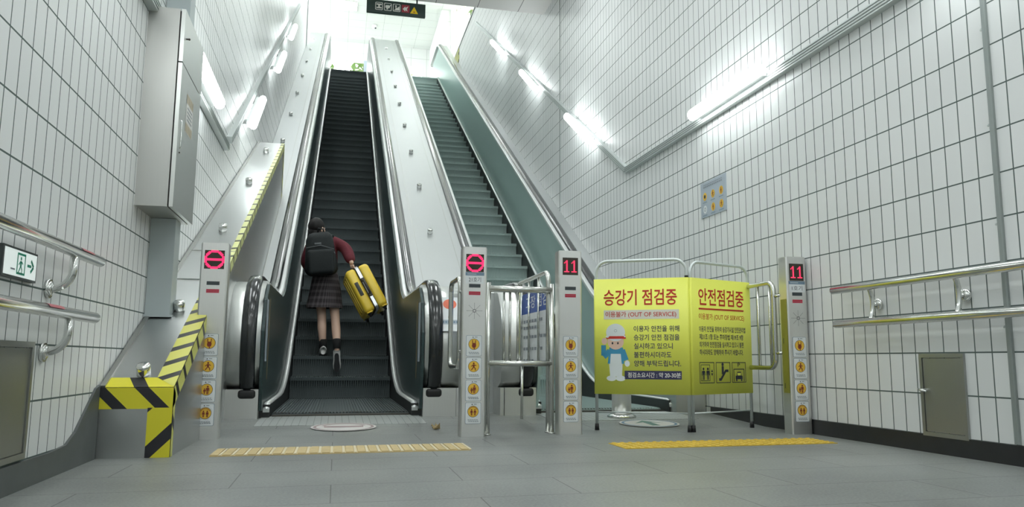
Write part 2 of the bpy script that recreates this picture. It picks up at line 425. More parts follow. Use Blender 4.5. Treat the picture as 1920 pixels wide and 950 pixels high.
# glazing of the upper hall: left side and right side
b = MB()
for y in (22.66, 24.6, 26.5, 28.4, 30.1): b.box(-1.22, -1.14, y-.035, y+.035, 9.4, 12.4, M['white'])
b.box(-1.22, -1.14, 22.6, 30.2, 9.36, 9.44, M['white']); g = struct(b, 'window_2')
b = MB(); b.box(-1.185, -1.175, 22.7, 30.1, 9.44, 12.4, M['glass']); b.build('pane', g)
b = MB(); b.box(3.42, 3.50, 18.6, 18.68, 9.4, 12.4, M['concrete']); b.box(3.42, 3.5, 26.2, 26.3, 9.4, 12.4, M['white']); g = struct(b, 'window_3')
b = MB(); b.box(3.455, 3.462, 18.68, 26.2, 9.4, 12.4, M['glass']); b.build('pane', g)
b = MB()
for j in range(9):
    for i in range(9): b.box(3.447, 3.453, 19.3+.82*i, 19.36+.82*i, 9.75+.3*j, 9.80+.3*j, M['ink'])
o = b.build('safety_dots', g); o['kind'] = 'stuff'
for i in range(9):
    b = MB(); b.box(3.4465, 3.4472, 19.31+.82*i, 19.35+.82*i, 9.45, 12.3, M['signyellow'])
    b.build('yellow_strip', g)
b = MB(); b.box(3.1, 3.5, 18.6, 26.3, 9.36, 9.41, M['concrete']); struct(b, 'trim_1')
b = MB(); b.box(3.1, 4.2, 26.3, 30.2, 9.4, 12.4, M['tilefar']); struct(b, 'wall_upper_right')
b = MB(); b.box(3.105, 3.12, 22.0, 24.4, 8.95, 9.36, M['haz_u']); tag(b.build('hazard_tape'), 'yellow and black tape along the top end of the right tiled wall', 'tape')
b = MB(); b.box(XL-.001, XL+.025, 22.5, 22.62, 7.5, 12.4, M['galv_dk']); struct(b, 'trim_2')
b = MB(); b.box(XR-.006, XR+.001, 11.19, 11.22, 2.4, 6.12, M['galv_dk']); struct(b, 'trim_3')
# baseboards
b = MB(); b.box(XR-.012, XR+.01, -5, 6.4, 0, .095, M['base_dark']); struct(b, 'baseboard_right')
b = MB(); b.prism([(-5, 0), (4.46, 0), (4.46, .36), (4.40, .345), (4.12, .16), (4.0, .115), (3.8, .105), (-5, .10)], XL-.01, XL+.012, M['base_grey'], 'x'); struct(b, 'baseboard_left')
# ground and planting outside the upper hall
b = MB(); b.box(-14, 16, 30.3, 44, 9.2, 9.38, M['ground']); b.box(3.6, 16, 14, 30.3, 9.2, 9.38, M['ground']); b.box(-14, -1.5, 14, 30.3, 9.2, 9.38, M['ground']); struct(b, 'ground_outside')

def bush(name, label, loc, rx, ry, h, m1, n=420):
    t = thing(name, label, 'bush', loc)
    b = MB()
    for k in range(7):
        a = 2*PI*k/7
        b.tube([(0, 0, 0), (rx*.25*math.cos(a), ry*.25*math.sin(a), h*.35), (rx*.6*math.cos(a), ry*.6*math.sin(a), h*.8)], [.03, .02, .006], M['bark'], 6)
    b.build('stem', t)
    f = MB()
    for k in range(n):
        while True:
            p = Vector((random.uniform(-1, 1), random.uniform(-1, 1), random.uniform(-1, 1)))
            if .45 < p.length < 1: break
        c = Vector((p.x*rx, p.y*ry, h*.55+p.z*h*.45)); d = Vector((random.gauss(0, 1), random.gauss(0, 1), random.gauss(0, .7))).normalized()
        e = d.cross(Vector((0, .3, 1))).normalized(); s_ = random.uniform(.05, .11)*(h**.5)
        f.add([c-d*s_, c+e*s_*.5, c+d*s_, c-e*s_*.5], [(0, 1, 2, 3)], m1 if k % 3 else M['leaf2'])
    f.build('foliage', t)
bush('tall_bush', 'bright green bush beyond the glass above the first escalator', (.62, 31.6, 9.38), .62, .5, 3.0, M['leaf'], 520)
bush('tall_bush', 'green bush beyond the glass at the top left of the first escalator', (-.85, 31.6, 9.38), .5, .45, 2.95, M['leaf'], 420)
bush('tall_bush', 'green bush beyond the glass above the second escalator', (2.05, 31.6, 9.38), .7, .5, 2.98, M['leaf2'], 520)
bush('tall_bush', 'tall leafy bush behind the dotted side glass', (4.3, 23.3, 9.38), .6, 2.6, 2.85, M['leaf'], 1100)

# ------------------------------------------------------------------ escalators
def zn(y): return NO+T*y
NY0 = 8.80
HH, DK = 1.235, 1.20        # handrail top and deck heights above the nose line
def bend(y_a, y_b, flat, n=6, h=0.):
    """points of a path: flat at z=flat until y_a, curve, then incline from y_b"""
    P = []
    for i in range(n+1):
        t = i/n; ya = y_a+(y_b-y_a)*t
        # quadratic blend between the flat and the incline
        p0 = (y_a, flat); p2 = (y_b, zn(y_b)+h); yc = (flat-h-NO)/T; p1 = (yc, flat)
        P.append(((1-t)**2*p0[0]+2*t*(1-t)*p1[0]+t*t*p2[0], (1-t)**2*p0[1]+2*t*(1-t)*p1[1]+t*t*p2[1]))
    return P
YT = 24.9                                               # upper end of the incline
FL = 1.17                                               # height of the level part of the handrails
def rail_path(h=HH):
    nb = [(6.57, .19), (6.50, .24), (6.43, .34), (6.385, .48), (6.375, .62), (6.40, .80), (6.47, .95), (6.60, 1.08), (6.77, 1.15), (6.95, FL)]
    yc = (FL-h-NO)/T
    return nb+bend(yc-.3, yc+.3, FL, 6, h)+[(12, zn(12)+h), (16, zn(16)+h), (20, zn(20)+h), (YT, zn(YT)+h), (YT+.35, zn(YT+.2)+h), (27.2, zn(YT+.2)+h)]
HR = [(-.055, -.012), (-.058, .008), (-.045, .026), (-.018, .034), (.018, .034), (.045, .026), (.058, .008), (.055, -.012), (.04, -.02), (-.04, -.02)]
HR = [(u*.96, v-.034) for u, v in HR]

STEP = {}
def step_mesh(m, w, we):
    b = MB(); hgt = .2309
    b.box(-w, we, 0, .405, -.035, 0, m)
    prof = [(.0, -.004)]+[(.012+.05*math.sin(PI*i/10)*.5, -.01-(hgt-.015)*i/10) for i in range(11)]+[(.09, -hgt), (.09, -.004)]
    b.prism(prof, -w, we, m, 'x')
    n = 44
    for i in range(n):
        x = -w+.012+(w+we-.024)*i/(n-1)
        b.box(x-.004, x+.004, -.004, .402, -.004, .008, m)
        b.box(x-.003, x+.003, -.008, .0, -.20, .004, m)
    return b

def escalator(name, label, xc, SWL, SWR, M_step, M_panel, notice):
    """one escalator: everything in world coordinates relative to (xc,0,0)"""
    Y0 = 6.5
    t = thing(name, label, 'escalator', (xc, Y0, .04))
    def B(b, n): return b.build(n, t, (0, -Y0, -.04))
    sm = step_mesh(M_step, SWL, SWR); proto = None
    for k in range(-5, 42):
        y = NY0+.4*k; z = max(zn(y), .06) if k < 40 else 9.4
        if proto is None: proto = sm.build('step', t); o = proto
        else:
            o = proto.copy(); COL.objects.link(o); o.parent = t
        o.location = (0, y-Y0, z-.04)
    b = MB(); b.box(-SWL+.005, SWR-.005, 6.70, 6.83, .03, .055, M['comb'])
    for i in range(40): b.box(-.52+.0265*i, -.508+.0265*i, 6.82, 6.87, .04, .068, M['comb'])
    B(b, 'comb_plate')
    b = MB(); b.prism([(6.02, fz(6.02)-.01), (6.02, fz(6.02)+.003), (6.4, .043), (6.70, .044), (6.70, .02)], -.60, .60, M['landing'], 'x'); B(b, 'landing_plate')
    for sgn in (-1, 1):
        SW = SWL if sgn < 0 else SWR
        sx = lambda v: sgn*v
        yb = [(6.62, .0), (6.62, .14)]+bend(8.0, 9.4, .15, 5, .09)+[(YT, zn(YT)+.09), (26.4, zn(YT)+.12), (26.4, zn(YT)-.3), (YT+.2, zn(YT)-.3), (9.2, -.2), (8.6, -.1)]
        b = MB(); b.prism(yb, sx(SW+.006), sx(SW+.085 if SW < .56 else SW+.05), M['skirt_dk'], 'x'); B(b, 'skirt_panel')
        pth = [(6.60, .10), (6.68, .145)]+bend(8.0, 9.4, .155, 6, .095)+[(12, zn(12)+.095), (18, zn(18)+.095), (YT, zn(YT)+.095), (26.3, zn(YT)+.13)]
        pr = [(-.024, -.02), (.024, -.02), (.024, .006), (0, .014), (-.024, .006)]
        b = MB(); b.sweep(pr, pth, M['alu'], True, [sx(SW+.031)]*len(pth)); B(b, 'skirt_ledge')
        pin = max(SW+.057, .592)
        yb = [(6.52, .10), (6.45, .35), (6.44, .7), (6.53, .94), (6.75, 1.08)]+bend(8.3, 8.95, 1.10, 4, 1.15)+[(YT, zn(YT)+1.15), (26.6, zn(YT)+1.17), (26.6, zn(YT)-.1), (YT, zn(YT)), (9.3, zn(9.3)), (8.6, .06)]
        b = MB(); b.prism(yb, sx(pin), sx(pin+.022), M_panel, 'x'); B(b, 'inner_panel')
        # pale metal guide under the inner edge of the handrail
        yc = (FL-HH-NO)/T
        pth = [(6.80, FL-.075)]+bend(yc-.3, yc+.3, FL-.06, 6, HH-.06)+[(12, zn(12)+HH-.06), (18, zn(18)+HH-.06), (YT, zn(YT)+HH-.06), (YT+.3, zn(YT+.2)+HH-.06), (27, zn(YT+.2)+HH-.06)]
        pr = [(-.016, -.028), (.08, -.028), (.08, .016), (-.006, .016), (-.016, .004)]
        if sgn < 0: pr = [(-u, v) for u, v in pr][::-1]
        b = MB(); b.sweep(pr, pth, M['alu'], False, [sx(.622)]*len(pth)); B(b, 'handrail_guide')
        rp = rail_path(); xh = sx(.702)
        b = MB(); b.sweep(HR, rp, M['rubber'], True, [xh]*len(rp)); B(b, 'handrail')
        nb = [(6.62, .26), (6.485, .31), (6.44, .46), (6.43, .61), (6.455, .78), (6.52, .915), (6.635, 1.03), (6.79, 1.095), (6.97, 1.115), (7.5, 1.115), (7.5, .26)]
        x0, x1 = .618, .915
        if xc+sx(x1) > XR-.01: x1 = XR-.01-xc
        b = MB(); b.prism(nb, sx(x0), sx(x1), M['steel_h'], 'x', True); B(b, 'newel_cladding')
        b = MB(); b.box(*sorted((sx(.618), sx(x1-.035))), 6.49, 7.5, .03, .262, M['steel']); b.box(*sorted((sx(x1-.031), sx(x1))), 6.50, 7.5, .03, .262, M['steel']); B(b, 'base_block')
        b = MB(); b.rbox((xh, 6.505, .225), (.064, .032, .034), .025, M['blackrub']); B(b, 'rail_inlet')
        if notice:
            f = Face((sx(pin-.001), 6.50 if sgn < 0 else 6.86, .45), (0, -sgn, 0), (0, 0, 1))
            f.rect(*((.02, .02, .20, .50) if sgn < 0 else (.14, .02, .32, .50)), M['plate_blue']); f.lv = 2
            f.rect(*((.28, -.12, .31, .52) if sgn < 0 else (.03, -.12, .06, .52)), M['tact_tan']); f.mb.build('safety_notice', t, (0, -Y0, -.04))
    return t
XA, XB = .063, 2.22
escalator('escalator', 'dark first escalator carrying the person with the yellow suitcase', XA, .535, .535, M['step_dk'], M['pan_dk'], True)
escalator('escalator', 'grey second escalator beside the right tiled wall, behind the yellow barrier', XB, .535, .60, M['step_gr'], M['pan_teal'], False)

b = MB(); b.prism([(9.15, -.3), (9.15, -.02), (9.35, -.02), (YT+.4, zn(YT)-.55), (27, zn(YT)-.55), (27, -.3)], -1.6, 3.7, M['skirt_dk'], 'x'); struct(b, 'incline_light_block')  # unseen solid added to stop sky light leaking up between the steps

# sloping steel decks between and beside the escalators
def knob(parent, x, y, z, off):
    b = MB(); n = Vector((0, -math.sin(PI/6), math.cos(PI/6))); c = Vector((0, 0, 0))
    b.tube([c-n*.01, c+n*.052, c+n*.059, c+n*.061], [.034, .034, .029, .001], M['chrome'], 20)
    b.build('anti_slide_knob', parent, (x-off[0], y-off[1], z-off[2]))
def deck(name, label, x0, x1, y_front, ks, kx, seams, h=DK, flat=1.085, xs0=None, y_full=None):
    t = thing(name, label, 'deck', ((x0+x1)/2, y_front, .04)); off = ((x0+x1)/2, y_front, .04)
    yc = (flat-h-NO)/T
    top = bend(yc-.25, yc+.25, flat, 4, h)+[(YT, zn(YT)+h), (27, zn(YT+.15)+h), (27, zn(YT)-.3), (YT, zn(YT)-.3), (9.6, zn(9.6)-.3), (9.0, .04)]
    out = [(y_front, .04), (y_front, flat-.03), (y_front+.03, flat)]+top
    b = MB(); b.prism([(p[0]-y_front, p[1]-.04) for p in out], (xs0 if xs0 is not None else x0)-off[0], x1-off[0], M['deck'], 'x')
    if xs0 is not None:
        b.prism([(p[0]-y_front, p[1]-.04) for p in [(y_full, zn(y_full)-.3), (y_full, zn(y_full)+h)]+[q for q in top if q[0] > y_full]], x0-off[0], xs0-off[0], M['deck'], 'x')
    b.build('cover', t)
    for x in seams:
        b = MB(); P = [(yc+.3-y_front, zn(yc+.3)+h-.04), (YT-y_front, zn(YT)+h-.04)]
        b.sweep([(-.003, -.002), (.003, -.002), (.003, .002), (-.003, .002)], P, M['steel_dk'], False, [x-off[0]]*2); b.build('seam_strip', t)
    for k in ks: knob(t, kx, k, zn(k)+h+.004, off)
    return t
KY = [8.615+1.62*i for i in range(10)]
dk = deck('escalator_deck', 'bright sloping steel deck with short knobs between the two escalators', XA+.758, XB-.758, 6.80, KY, 1.115, (XA+.848, XB-.848))
f = Face((XA+.80, 6.457, .79), (1, 0, 0), (0, .065, .135), .004)
f.rect(-.055, -.09, .085, .22, M['card']); f.lv = 1.4; f.disc(.02, .155, .055, M['pink'], 26, .046); f.poly([(.01, .115), (.03, .115), (.026, .085), (.014, .085)], M['pink']); f.line((.02, .085), (.02, .05), .003, M['ink_grey'])
f.disc(.02, .035, .018, M['litter'], 14); f.rect(-.055, -.03, .085, .012, M['plate_blue']); f.lv = 1.8
for i in range(6): f.rect(-.045+.022*i, -.018, -.030+.022*i, .0, M['ink_blue'])
f.mb.v = [(v[0]-dk.location.x, v[1]-6.80, v[2]-.04) for v in f.mb.v]; o = f.build('sticker', dk); o['label'] = 'sticker with a red balloon'
deck('escalator_deck', 'sloping steel deck with knobs between the first escalator and the left tiled wall', XL+.005, XA-.758, 6.80, [11.9+1.66*i for i in range(8)], -.98, (XA-.848,), DK+.02, 1.085, -.788, 11.28)
deck('escalator_deck', 'narrow sloping steel ledge between the second escalator and the right tiled wall', XB+.758, XR-.003, 6.80, [], 0, ())

# ------------------------------------------------------------------ taped parapet on the left
t = thing('parapet_cladding', 'sloping steel parapet edged with yellow and black tape beside the left wall', 'parapet', (-.96, 4.47, 0))
PX0, PX1 = XL+.004, -.79
def pz(y): return -1.671+.451*y
oy = 4.47
M['par'] = steel('parapet_steel', (.56, .575, .57), .32, (40, 1.2, 40), .06)
b = MB(); b.prism([(0, 0), (0, pz(oy)), (11.27-oy, pz(11.27)), (11.27-oy, 2.2), (8.9-oy, 0)], PX0+.96, -.852+.96, M['par'], 'x')
b.prism([(0, 0), (0, pz(oy)), (5.37-oy, pz(5.37)), (5.37-oy, 0)], -.852+.96, PX1+.96, M['par'], 'x')
b.prism([(5.49-oy, 0), (5.49-oy, pz(5.49)), (11.27-oy, pz(11.27)), (11.27-oy, 2.2), (8.9-oy, 0)], -.852+.96, PX1+.96, M['par'], 'x'); b.build('casing', t)
def tape(name, pts, m):      # thin slabs of tape lying on the casing
    b = MB(); b.add(pts, [(0, 1, 2, 3)], m); return b.build(name, t)
e = .0025
def W(x, y, z): return (x+.96, y-oy, z)
tape('tape', [W(PX0, oy-e, pz(oy)-.105), W(PX1, oy-e, pz(oy)-.105), W(PX1, oy-e, pz(oy)), W(PX0, oy-e, pz(oy))], M['haz_x'])
tape('tape', [W(PX1-.115, oy-e*2, 0), W(PX1, oy-e*2, 0), W(PX1, oy-e*2, pz(oy)-.10), W(PX1-.115, oy-e*2, pz(oy)-.10)], M['haz_v'])
tape('tape', [W(PX1+e, oy, 0), W(PX1+e, oy+.05, 0), W(PX1+e, oy+.05, pz(oy)-.03), W(PX1+e, oy, pz(oy))], M['haz_y'])
tape('tape', [W(PX0, oy, pz(oy)+e), W(PX1, oy, pz(oy)+e), W(PX1, oy+.10, pz(oy+.10)+e), W(PX0, oy+.10, pz(oy+.10)+e)], M['haz_x'])
tape('tape', [W(PX1-.10, oy+.1, pz(oy+.1)+e*1.5), W(PX1, oy, pz(oy)+e*1.5), W(PX1, 6.0, pz(6.0)+e*1.5), W(PX1-.10, 6.0, pz(6.0)+e*1.5)], M['haz_s'])
tape('tape', [W(PX1+e, oy, pz(oy)-.10), W(PX1+e, 6.0, pz(6.0)-.10), W(PX1+e, 6.0, pz(6.0)), W(PX1+e, oy, pz(oy))], M['haz_y'])
tape('tape', [W(PX1-.04, 6.0, pz(6.0)+e*1.5), W(PX1, 6.0, pz(6.0)+e*1.5), W(PX1, 11.27, pz(11.27)+e*1.5), W(PX1-.04, 11.27, pz(11.27)+e*1.5)], M['haz_t'])
tape('tape', [W(PX1+e, 6.0, pz(6.0)-.075), W(PX1+e, 11.27, pz(11.27)-.075), W(PX1+e, 11.27, pz(11.27)), W(PX1+e, 6.0, pz(6.0))], M['haz_t'])
tape('tape', [W(PX1+e, 11.10, 2.6), W(PX1+e, 11.27, 2.6), W(PX1+e, 11.27, pz(11.27)-.07), W(PX1+e, 11.10, pz(11.10)-.07)], M['haz_u'])
for k in (4.60, 5.45, 7.15, 8.87, 10.58): knob(t, -.962, k, pz(k)+.004, (-.96, oy, 0))
for y in (6.0, 6.62):
    b = MB(); b.box(PX0+.96, PX1+.96, y-oy-.006, y-oy+.006, pz(y)-.002, pz(y)+.006, M['chrome_b']); b.build('seam_strip', t)
b = MB(); b.sweep([(-.012, 0), (.012, 0), (.012, .012), (-.012, .012)], [(0, pz(oy)), (11.27-oy, pz(11.27))], M['steel_dk'], False, [PX0+.976]*2); b.build('wall_flashing', t)

# ------------------------------------------------------------------ signal posts
def sticker(kind, loc, parent):
    f = Face((0, 0, 0), (1, 0, 0), (0, 0, 1), .0012)
    w, h = .098, .130
    f.rrect(-w/2-.002, -h/2-.002, w/2+.002, h/2+.002, .008, M['ink_blue']); f.lv = 1.6
    f.rrect(-w/2, -h/2, w/2, h/2, .007, M['card']); f.lv = 2.4
    f.disc(0, .010, .036, M['ink']); f.lv = 3; f.disc(0, .010, .0335, M['amber']); f.lv = 3.8
    f.poly([(-.012, .052), (-.002, .052), (-.007, .060)], M['ink']); f.rect(.004, .054, .022, .058, M['ink_grey'])
    for i, zz in enumerate((-.042, -.051)):
        for j in range(5): f.rect(-.034+.0135*j+.004*i, zz-.002, -.0235+.0135*j+.004*i, zz+.002, M['ink_grey'])
    if kind == 0:
        f.poly([(-.014, .002), (-.010, -.012), (.010, -.012), (.014, .004), (.010, .018), (-.009, .018)], M['red_dk'])
        for q in (-.009, .009): f.line((q, .012), (q*1.2, .036), .005, M['red_dk'])
        f.line((0, -.012), (.004, -.022), .006, M['red_dk'])
    elif kind == 1:
        man(f, 0, -.016, .052, M['red_dk'], 1)
    elif kind == 2:
        man(f, .006, -.018, .052, M['red_dk']); man(f, -.012, -.016, .034, M['red_dk'])
    else:
        man(f, -.010, -.014, .040, M['red_dk']); man(f, .012, -.014, .040, M['red_dk']); f.ring(0, .010, .027, .030, M['red_dk'], 24, .4, 2.7)
    o = f.mb.build('sticker', parent, loc); return o
def led_cross(f, x, z, s):
    f.rect(x-s/2, z-s/2, x+s/2, z+s/2, M['led_bg']); f.lv = 2
    n = 16; u = s/n
    for i in range(n):
        for j in range(n):
            cx, cz = (i+.5-n/2), (j+.5-n/2); r = math.hypot(cx, cz)
            if 6.1 < r < 8.05 or (abs(cz) < 1.1 and r < 6.5):
                f.rect(x+cx*u-u*.44, z+cz*u-u*.44, x+cx*u+u*.44, z+cz*u+u*.44, M['led'])
def led_eleven(f, x, z, s):
    f.rect(x-s*.46, z-s/2, x+s*.46, z+s/2, M['led_bg']); f.lv = 2
    n = 16; u = s/n
    for ox in (-4, 3):
        cells = [(0, j) for j in range(-5, 6)]+[(-1, 4), (-2, 3), (-1, -5), (1, -5), (-2, -5), (2, -5)]
        for i, j in cells:
            f.rect(x+(ox+i)*u, z+j*u-u*.46, x+(ox+i)*u+u*(1.35 if i == 0 else .95), z+j*u+u*.46, M['led2'])
def post(label, x0, x1, y, H, kind, number=None, grille=True, yellow=False):
    t = thing('signal_post', label, 'post', ((x0+x1)/2, y+.05, 0), 0, None)
    w = (x1-x0)/2; d = .05
    b = MB(); r = .008
    b.prism([(-w, -d+r), (-w+r, -d), (w-r, -d), (w, -d+r), (w, d), (-w, d)], 0, H-.006, M['steel'], 'z')
    b.prism([(-w+.003, -d+r), (-w+r, -d+.003), (w-r, -d+.003), (w-.003, -d+r), (w-.003, d-.003), (-w+.003, d-.003)], H-.006, H, M['steel'], 'z')
    b.build('housing', t)
    f = Face((0, -d, 0), (1, 0, 0), (0, 0, 1)); zc = H-.107; s = .118
    (led_cross if kind == 'cross' else led_eleven)(f, 0, zc, s)
    f.build('led_display', t)
    zo = 0 if number is None else -.012
    f = Face((0, -d, 0), (1, 0, 0), (0, 0, 1)); f.rect(-.038, H-.268, .038, H-.245, M['slot']); f.build('sensor_window', t)
    f = Face((0, -d, 0), (1, 0, 0), (0, 0, 1)); f.rect(-.038, H-.317, .038, H-.294, M['redslot']); f.lv = 2
    for i in range(8): f.rect(-.034+.0085*i, H-.309, -.028+.0085*i, H-.302, M['ribbon'])
    f.build('indicator_window', t)
    if number:
        f = Face((0, -d, 0), (1, 0, 0), (0, 0, 1)); f.rect(-.062, H-.190, .062, H-.168, M['ink_blue']); f.rect(-.060, H-.243, .060, H-.190, M['card']); f.lv = 2
        f.text(number, -.04, H-.232, .04, H-.200, M['ink']); f.rect(-.05, H-.181, .01, H-.178, M['card'])
        f.build('number_label', t)
    if grille:
        f = Face((0, -d, 0), (1, 0, 0), (0, 0, 1)); c = H-.42
        for a in range(8):
            for k in range(1, 7):
                q = a*PI/4; f.disc(.0082*k*math.cos(q), c+.0082*k*math.sin(q), .0021, M['slot'], 6)
        f.ring(0, c, .009, .0115, M['slot'], 16); f.build('speaker_grille', t)
    for i in range(4): sticker(i, (0, -d-.0005, .576-.1425*i), t)
    if yellow:
        f = Face((-w, d, 0), (0, -1, 0), (0, 0, 1)); f.rect(.012, .27, .088, .90, M['stickyel']); f.lv = 2
        f.rect(.03, .30, .037, .335, M['ink']); f.rect(.03, .60, .037, .635, M['ink'])
        f.build('yellow_film', t)
    return t
post('steel signal post with red no-entry light beside the taped parapet', -.845, -.682, 5.38, 1.215, 'cross', None, False)
post('steel signal post with red no-entry light left of the gate rails', .785, .945, 5.19, 1.222, 'cross', '21호기')
post('steel signal post showing red 11 between the gate rails and yellow barrier', 1.437, 1.597, 5.19, 1.22, 'eleven', None, False)
post('steel signal post showing red 11 against the right tiled wall', 2.957, 3.107, 4.87, 1.19, 'eleven', '1호기', True, True)

# ------------------------------------------------------------------ railings
def arc(c, r, a0, a1, u, w, n=7):
    c = Vector(c); u = Vector(u); w = Vector(w)
    return [c+u*(r*math.cos(math.radians(a0+(a1-a0)*i/n)))+w*(r*math.sin(math.radians(a0+(a1-a0)*i/n))) for i in range(n+1)]
def flange(b, x, y, r=.034): b.cyl((x, y, 0), (x, y, .008), r, M['chrome_b'], 20)
# gate between the second and third posts
t = thing('gate_railing', 'steel tube gate railing between two signal posts', 'railing', (1.2, 5.3, 0))
for x in (.978, 1.415):
    b = MB(); b.cyl((x-1.2, 0, 0), (x-1.2, 0, 1.0), .017, M['chrome_b']); flange(b, x-1.2, 0, .026); b.build('upright', t)
for z in (.958, .462):
    b = MB(); b.cyl((.978-1.2, 0, z), (1.415-1.2, 0, z), .022 if z > .9 else .019, M['chrome_b']); b.build('cross_rail', t)
for x in (1.088, 1.13, 1.185):
    b = MB(); b.cyl((x-1.2, .02, .462), (x-1.2, .02, .958), .009, M['chrome_b'], 10); b.build('baluster', t)
def side_rail(label, x, y0, y1, ztop, zbot, bars, legs, loop=False, g='depthwise side railings'):
    t = thing('side_railing', label, 'railing', (x, y0, 0)); L = y1-y0; r = .07
    b = MB()
    z0 = zbot if loop else 0
    P = [(0, 0, z0+(r if loop else 0))]+[tuple(p) for p in arc((0, r, ztop-r), r, 180, 90, (0, 1, 0), (0, 0, 1))]
    P += [tuple(p) for p in arc((0, L-r, ztop-r), r, 90, 0, (0, 1, 0), (0, 0, 1))]
    if loop:
        P += [tuple(p) for p in arc((0, L-r, zbot+r), r, 0, -90, (0, 1, 0), (0, 0, 1))]+[tuple(p) for p in arc((0, r, zbot+r), r, -90, -170, (0, 1, 0), (0, 0, 1))]
    else: P += [tuple(p) for p in arc((0, L-r, zbot+r), r, 0, -90, (0, 1, 0), (0, 0, 1))]+[(0, .01, zbot)]
    b.tube(P, .017, M['chrome_b'], 14, closed=loop, cap=not loop); b.build('frame_tube', t)
    if loop:
        b = MB(); b.cyl((0, .02, zbot+.1), (0, -.09, zbot+.1), .010, M['chrome_b'], 10); b.build('stub', t)
        b = MB(); b.cyl((0, .02, ztop-.1), (0, -.09, ztop-.1), .010, M['chrome_b'], 10); b.build('stub', t)
    else:
        
        b = MB(); flange(b, 0, 0, .024); b.build('floor_flange', t)
        b = MB(); b.cyl((0, L*.86, 0), (0, L*.86, zbot), .011, M['chrome_b']); b.build('rear_leg', t)
    for q in bars:
        b = MB(); b.cyl((0, q, zbot), (0, q, ztop), .0095, M['chrome_b'], 10); b.build('baluster', t)
    return t
side_rail('short looped steel railing on the left of the post labelled 21', .79, 5.32, 5.76, 1.03, .44, (), (), True)
side_rail('steel side railing running back from the third post, carrying a blue and white banner', 1.418, 5.40, 6.34, 1.095, .46, (.28, .58, .84), ())
side_rail('steel side railing along the right wall behind the yellow barrier', 2.96, 5.05, 6.1, 1.03, .435, (.06, .22, .45, .68, .9), (), True)
# banner tied to the side railing
t = thing('safety_banner', 'blue and white safety banner tied inside the gate side railing', 'banner', (1.44, 5.42, .44))
b = MB(); b.box(-.002, .002, 0, .88, 0, .56, M['card']); b.box(-.0025, .0025, 0, .88, .40, .56, M['blue']); b.build('sheet', t)
f = Face((-.003, .88, 0), (0, -1, 0), (0, 0, 1))
f.text('고장 점검', .14, .435, .80, .53, M['card'], .006)
for i, (zz, w) in enumerate(((.34, .7), (.29, .55), (.22, .78), (.13, .66), (.04, .4))):
    for j in range(int(w/.09)): f.rect(.06+.09*j, zz-.011, .125+.09*j, zz+.011, M['ink_grey'])
f.build('lettering', t)
b = MB(); b.cyl((0, 0, 0), (0, 0, .60), .016, M['green'], 12)
o = b.build('green_cloth_tie'); bpy.data.objects.remove(o)

# bollard behind the barrier
t = thing('bollard', 'round steel bollard with flared base behind the yellow barrier', 'bollard', (2.236, 6.2, .031))
b = MB(); b.cyl((0, 0, .01), (0, 0, .85), .078, M['steel'], 28); b.build('column', t)
b = MB(); b.sphere((0, 0, .85), (.078, .078, .035), M['chrome'], 28, 8); b.build('cap', t)
b = MB(); b.tube([(0, 0, 0), (0, 0, .015), (0, 0, .03)], [.118, .115, .09], M['chrome'], 32); b.build('base_ring', t)

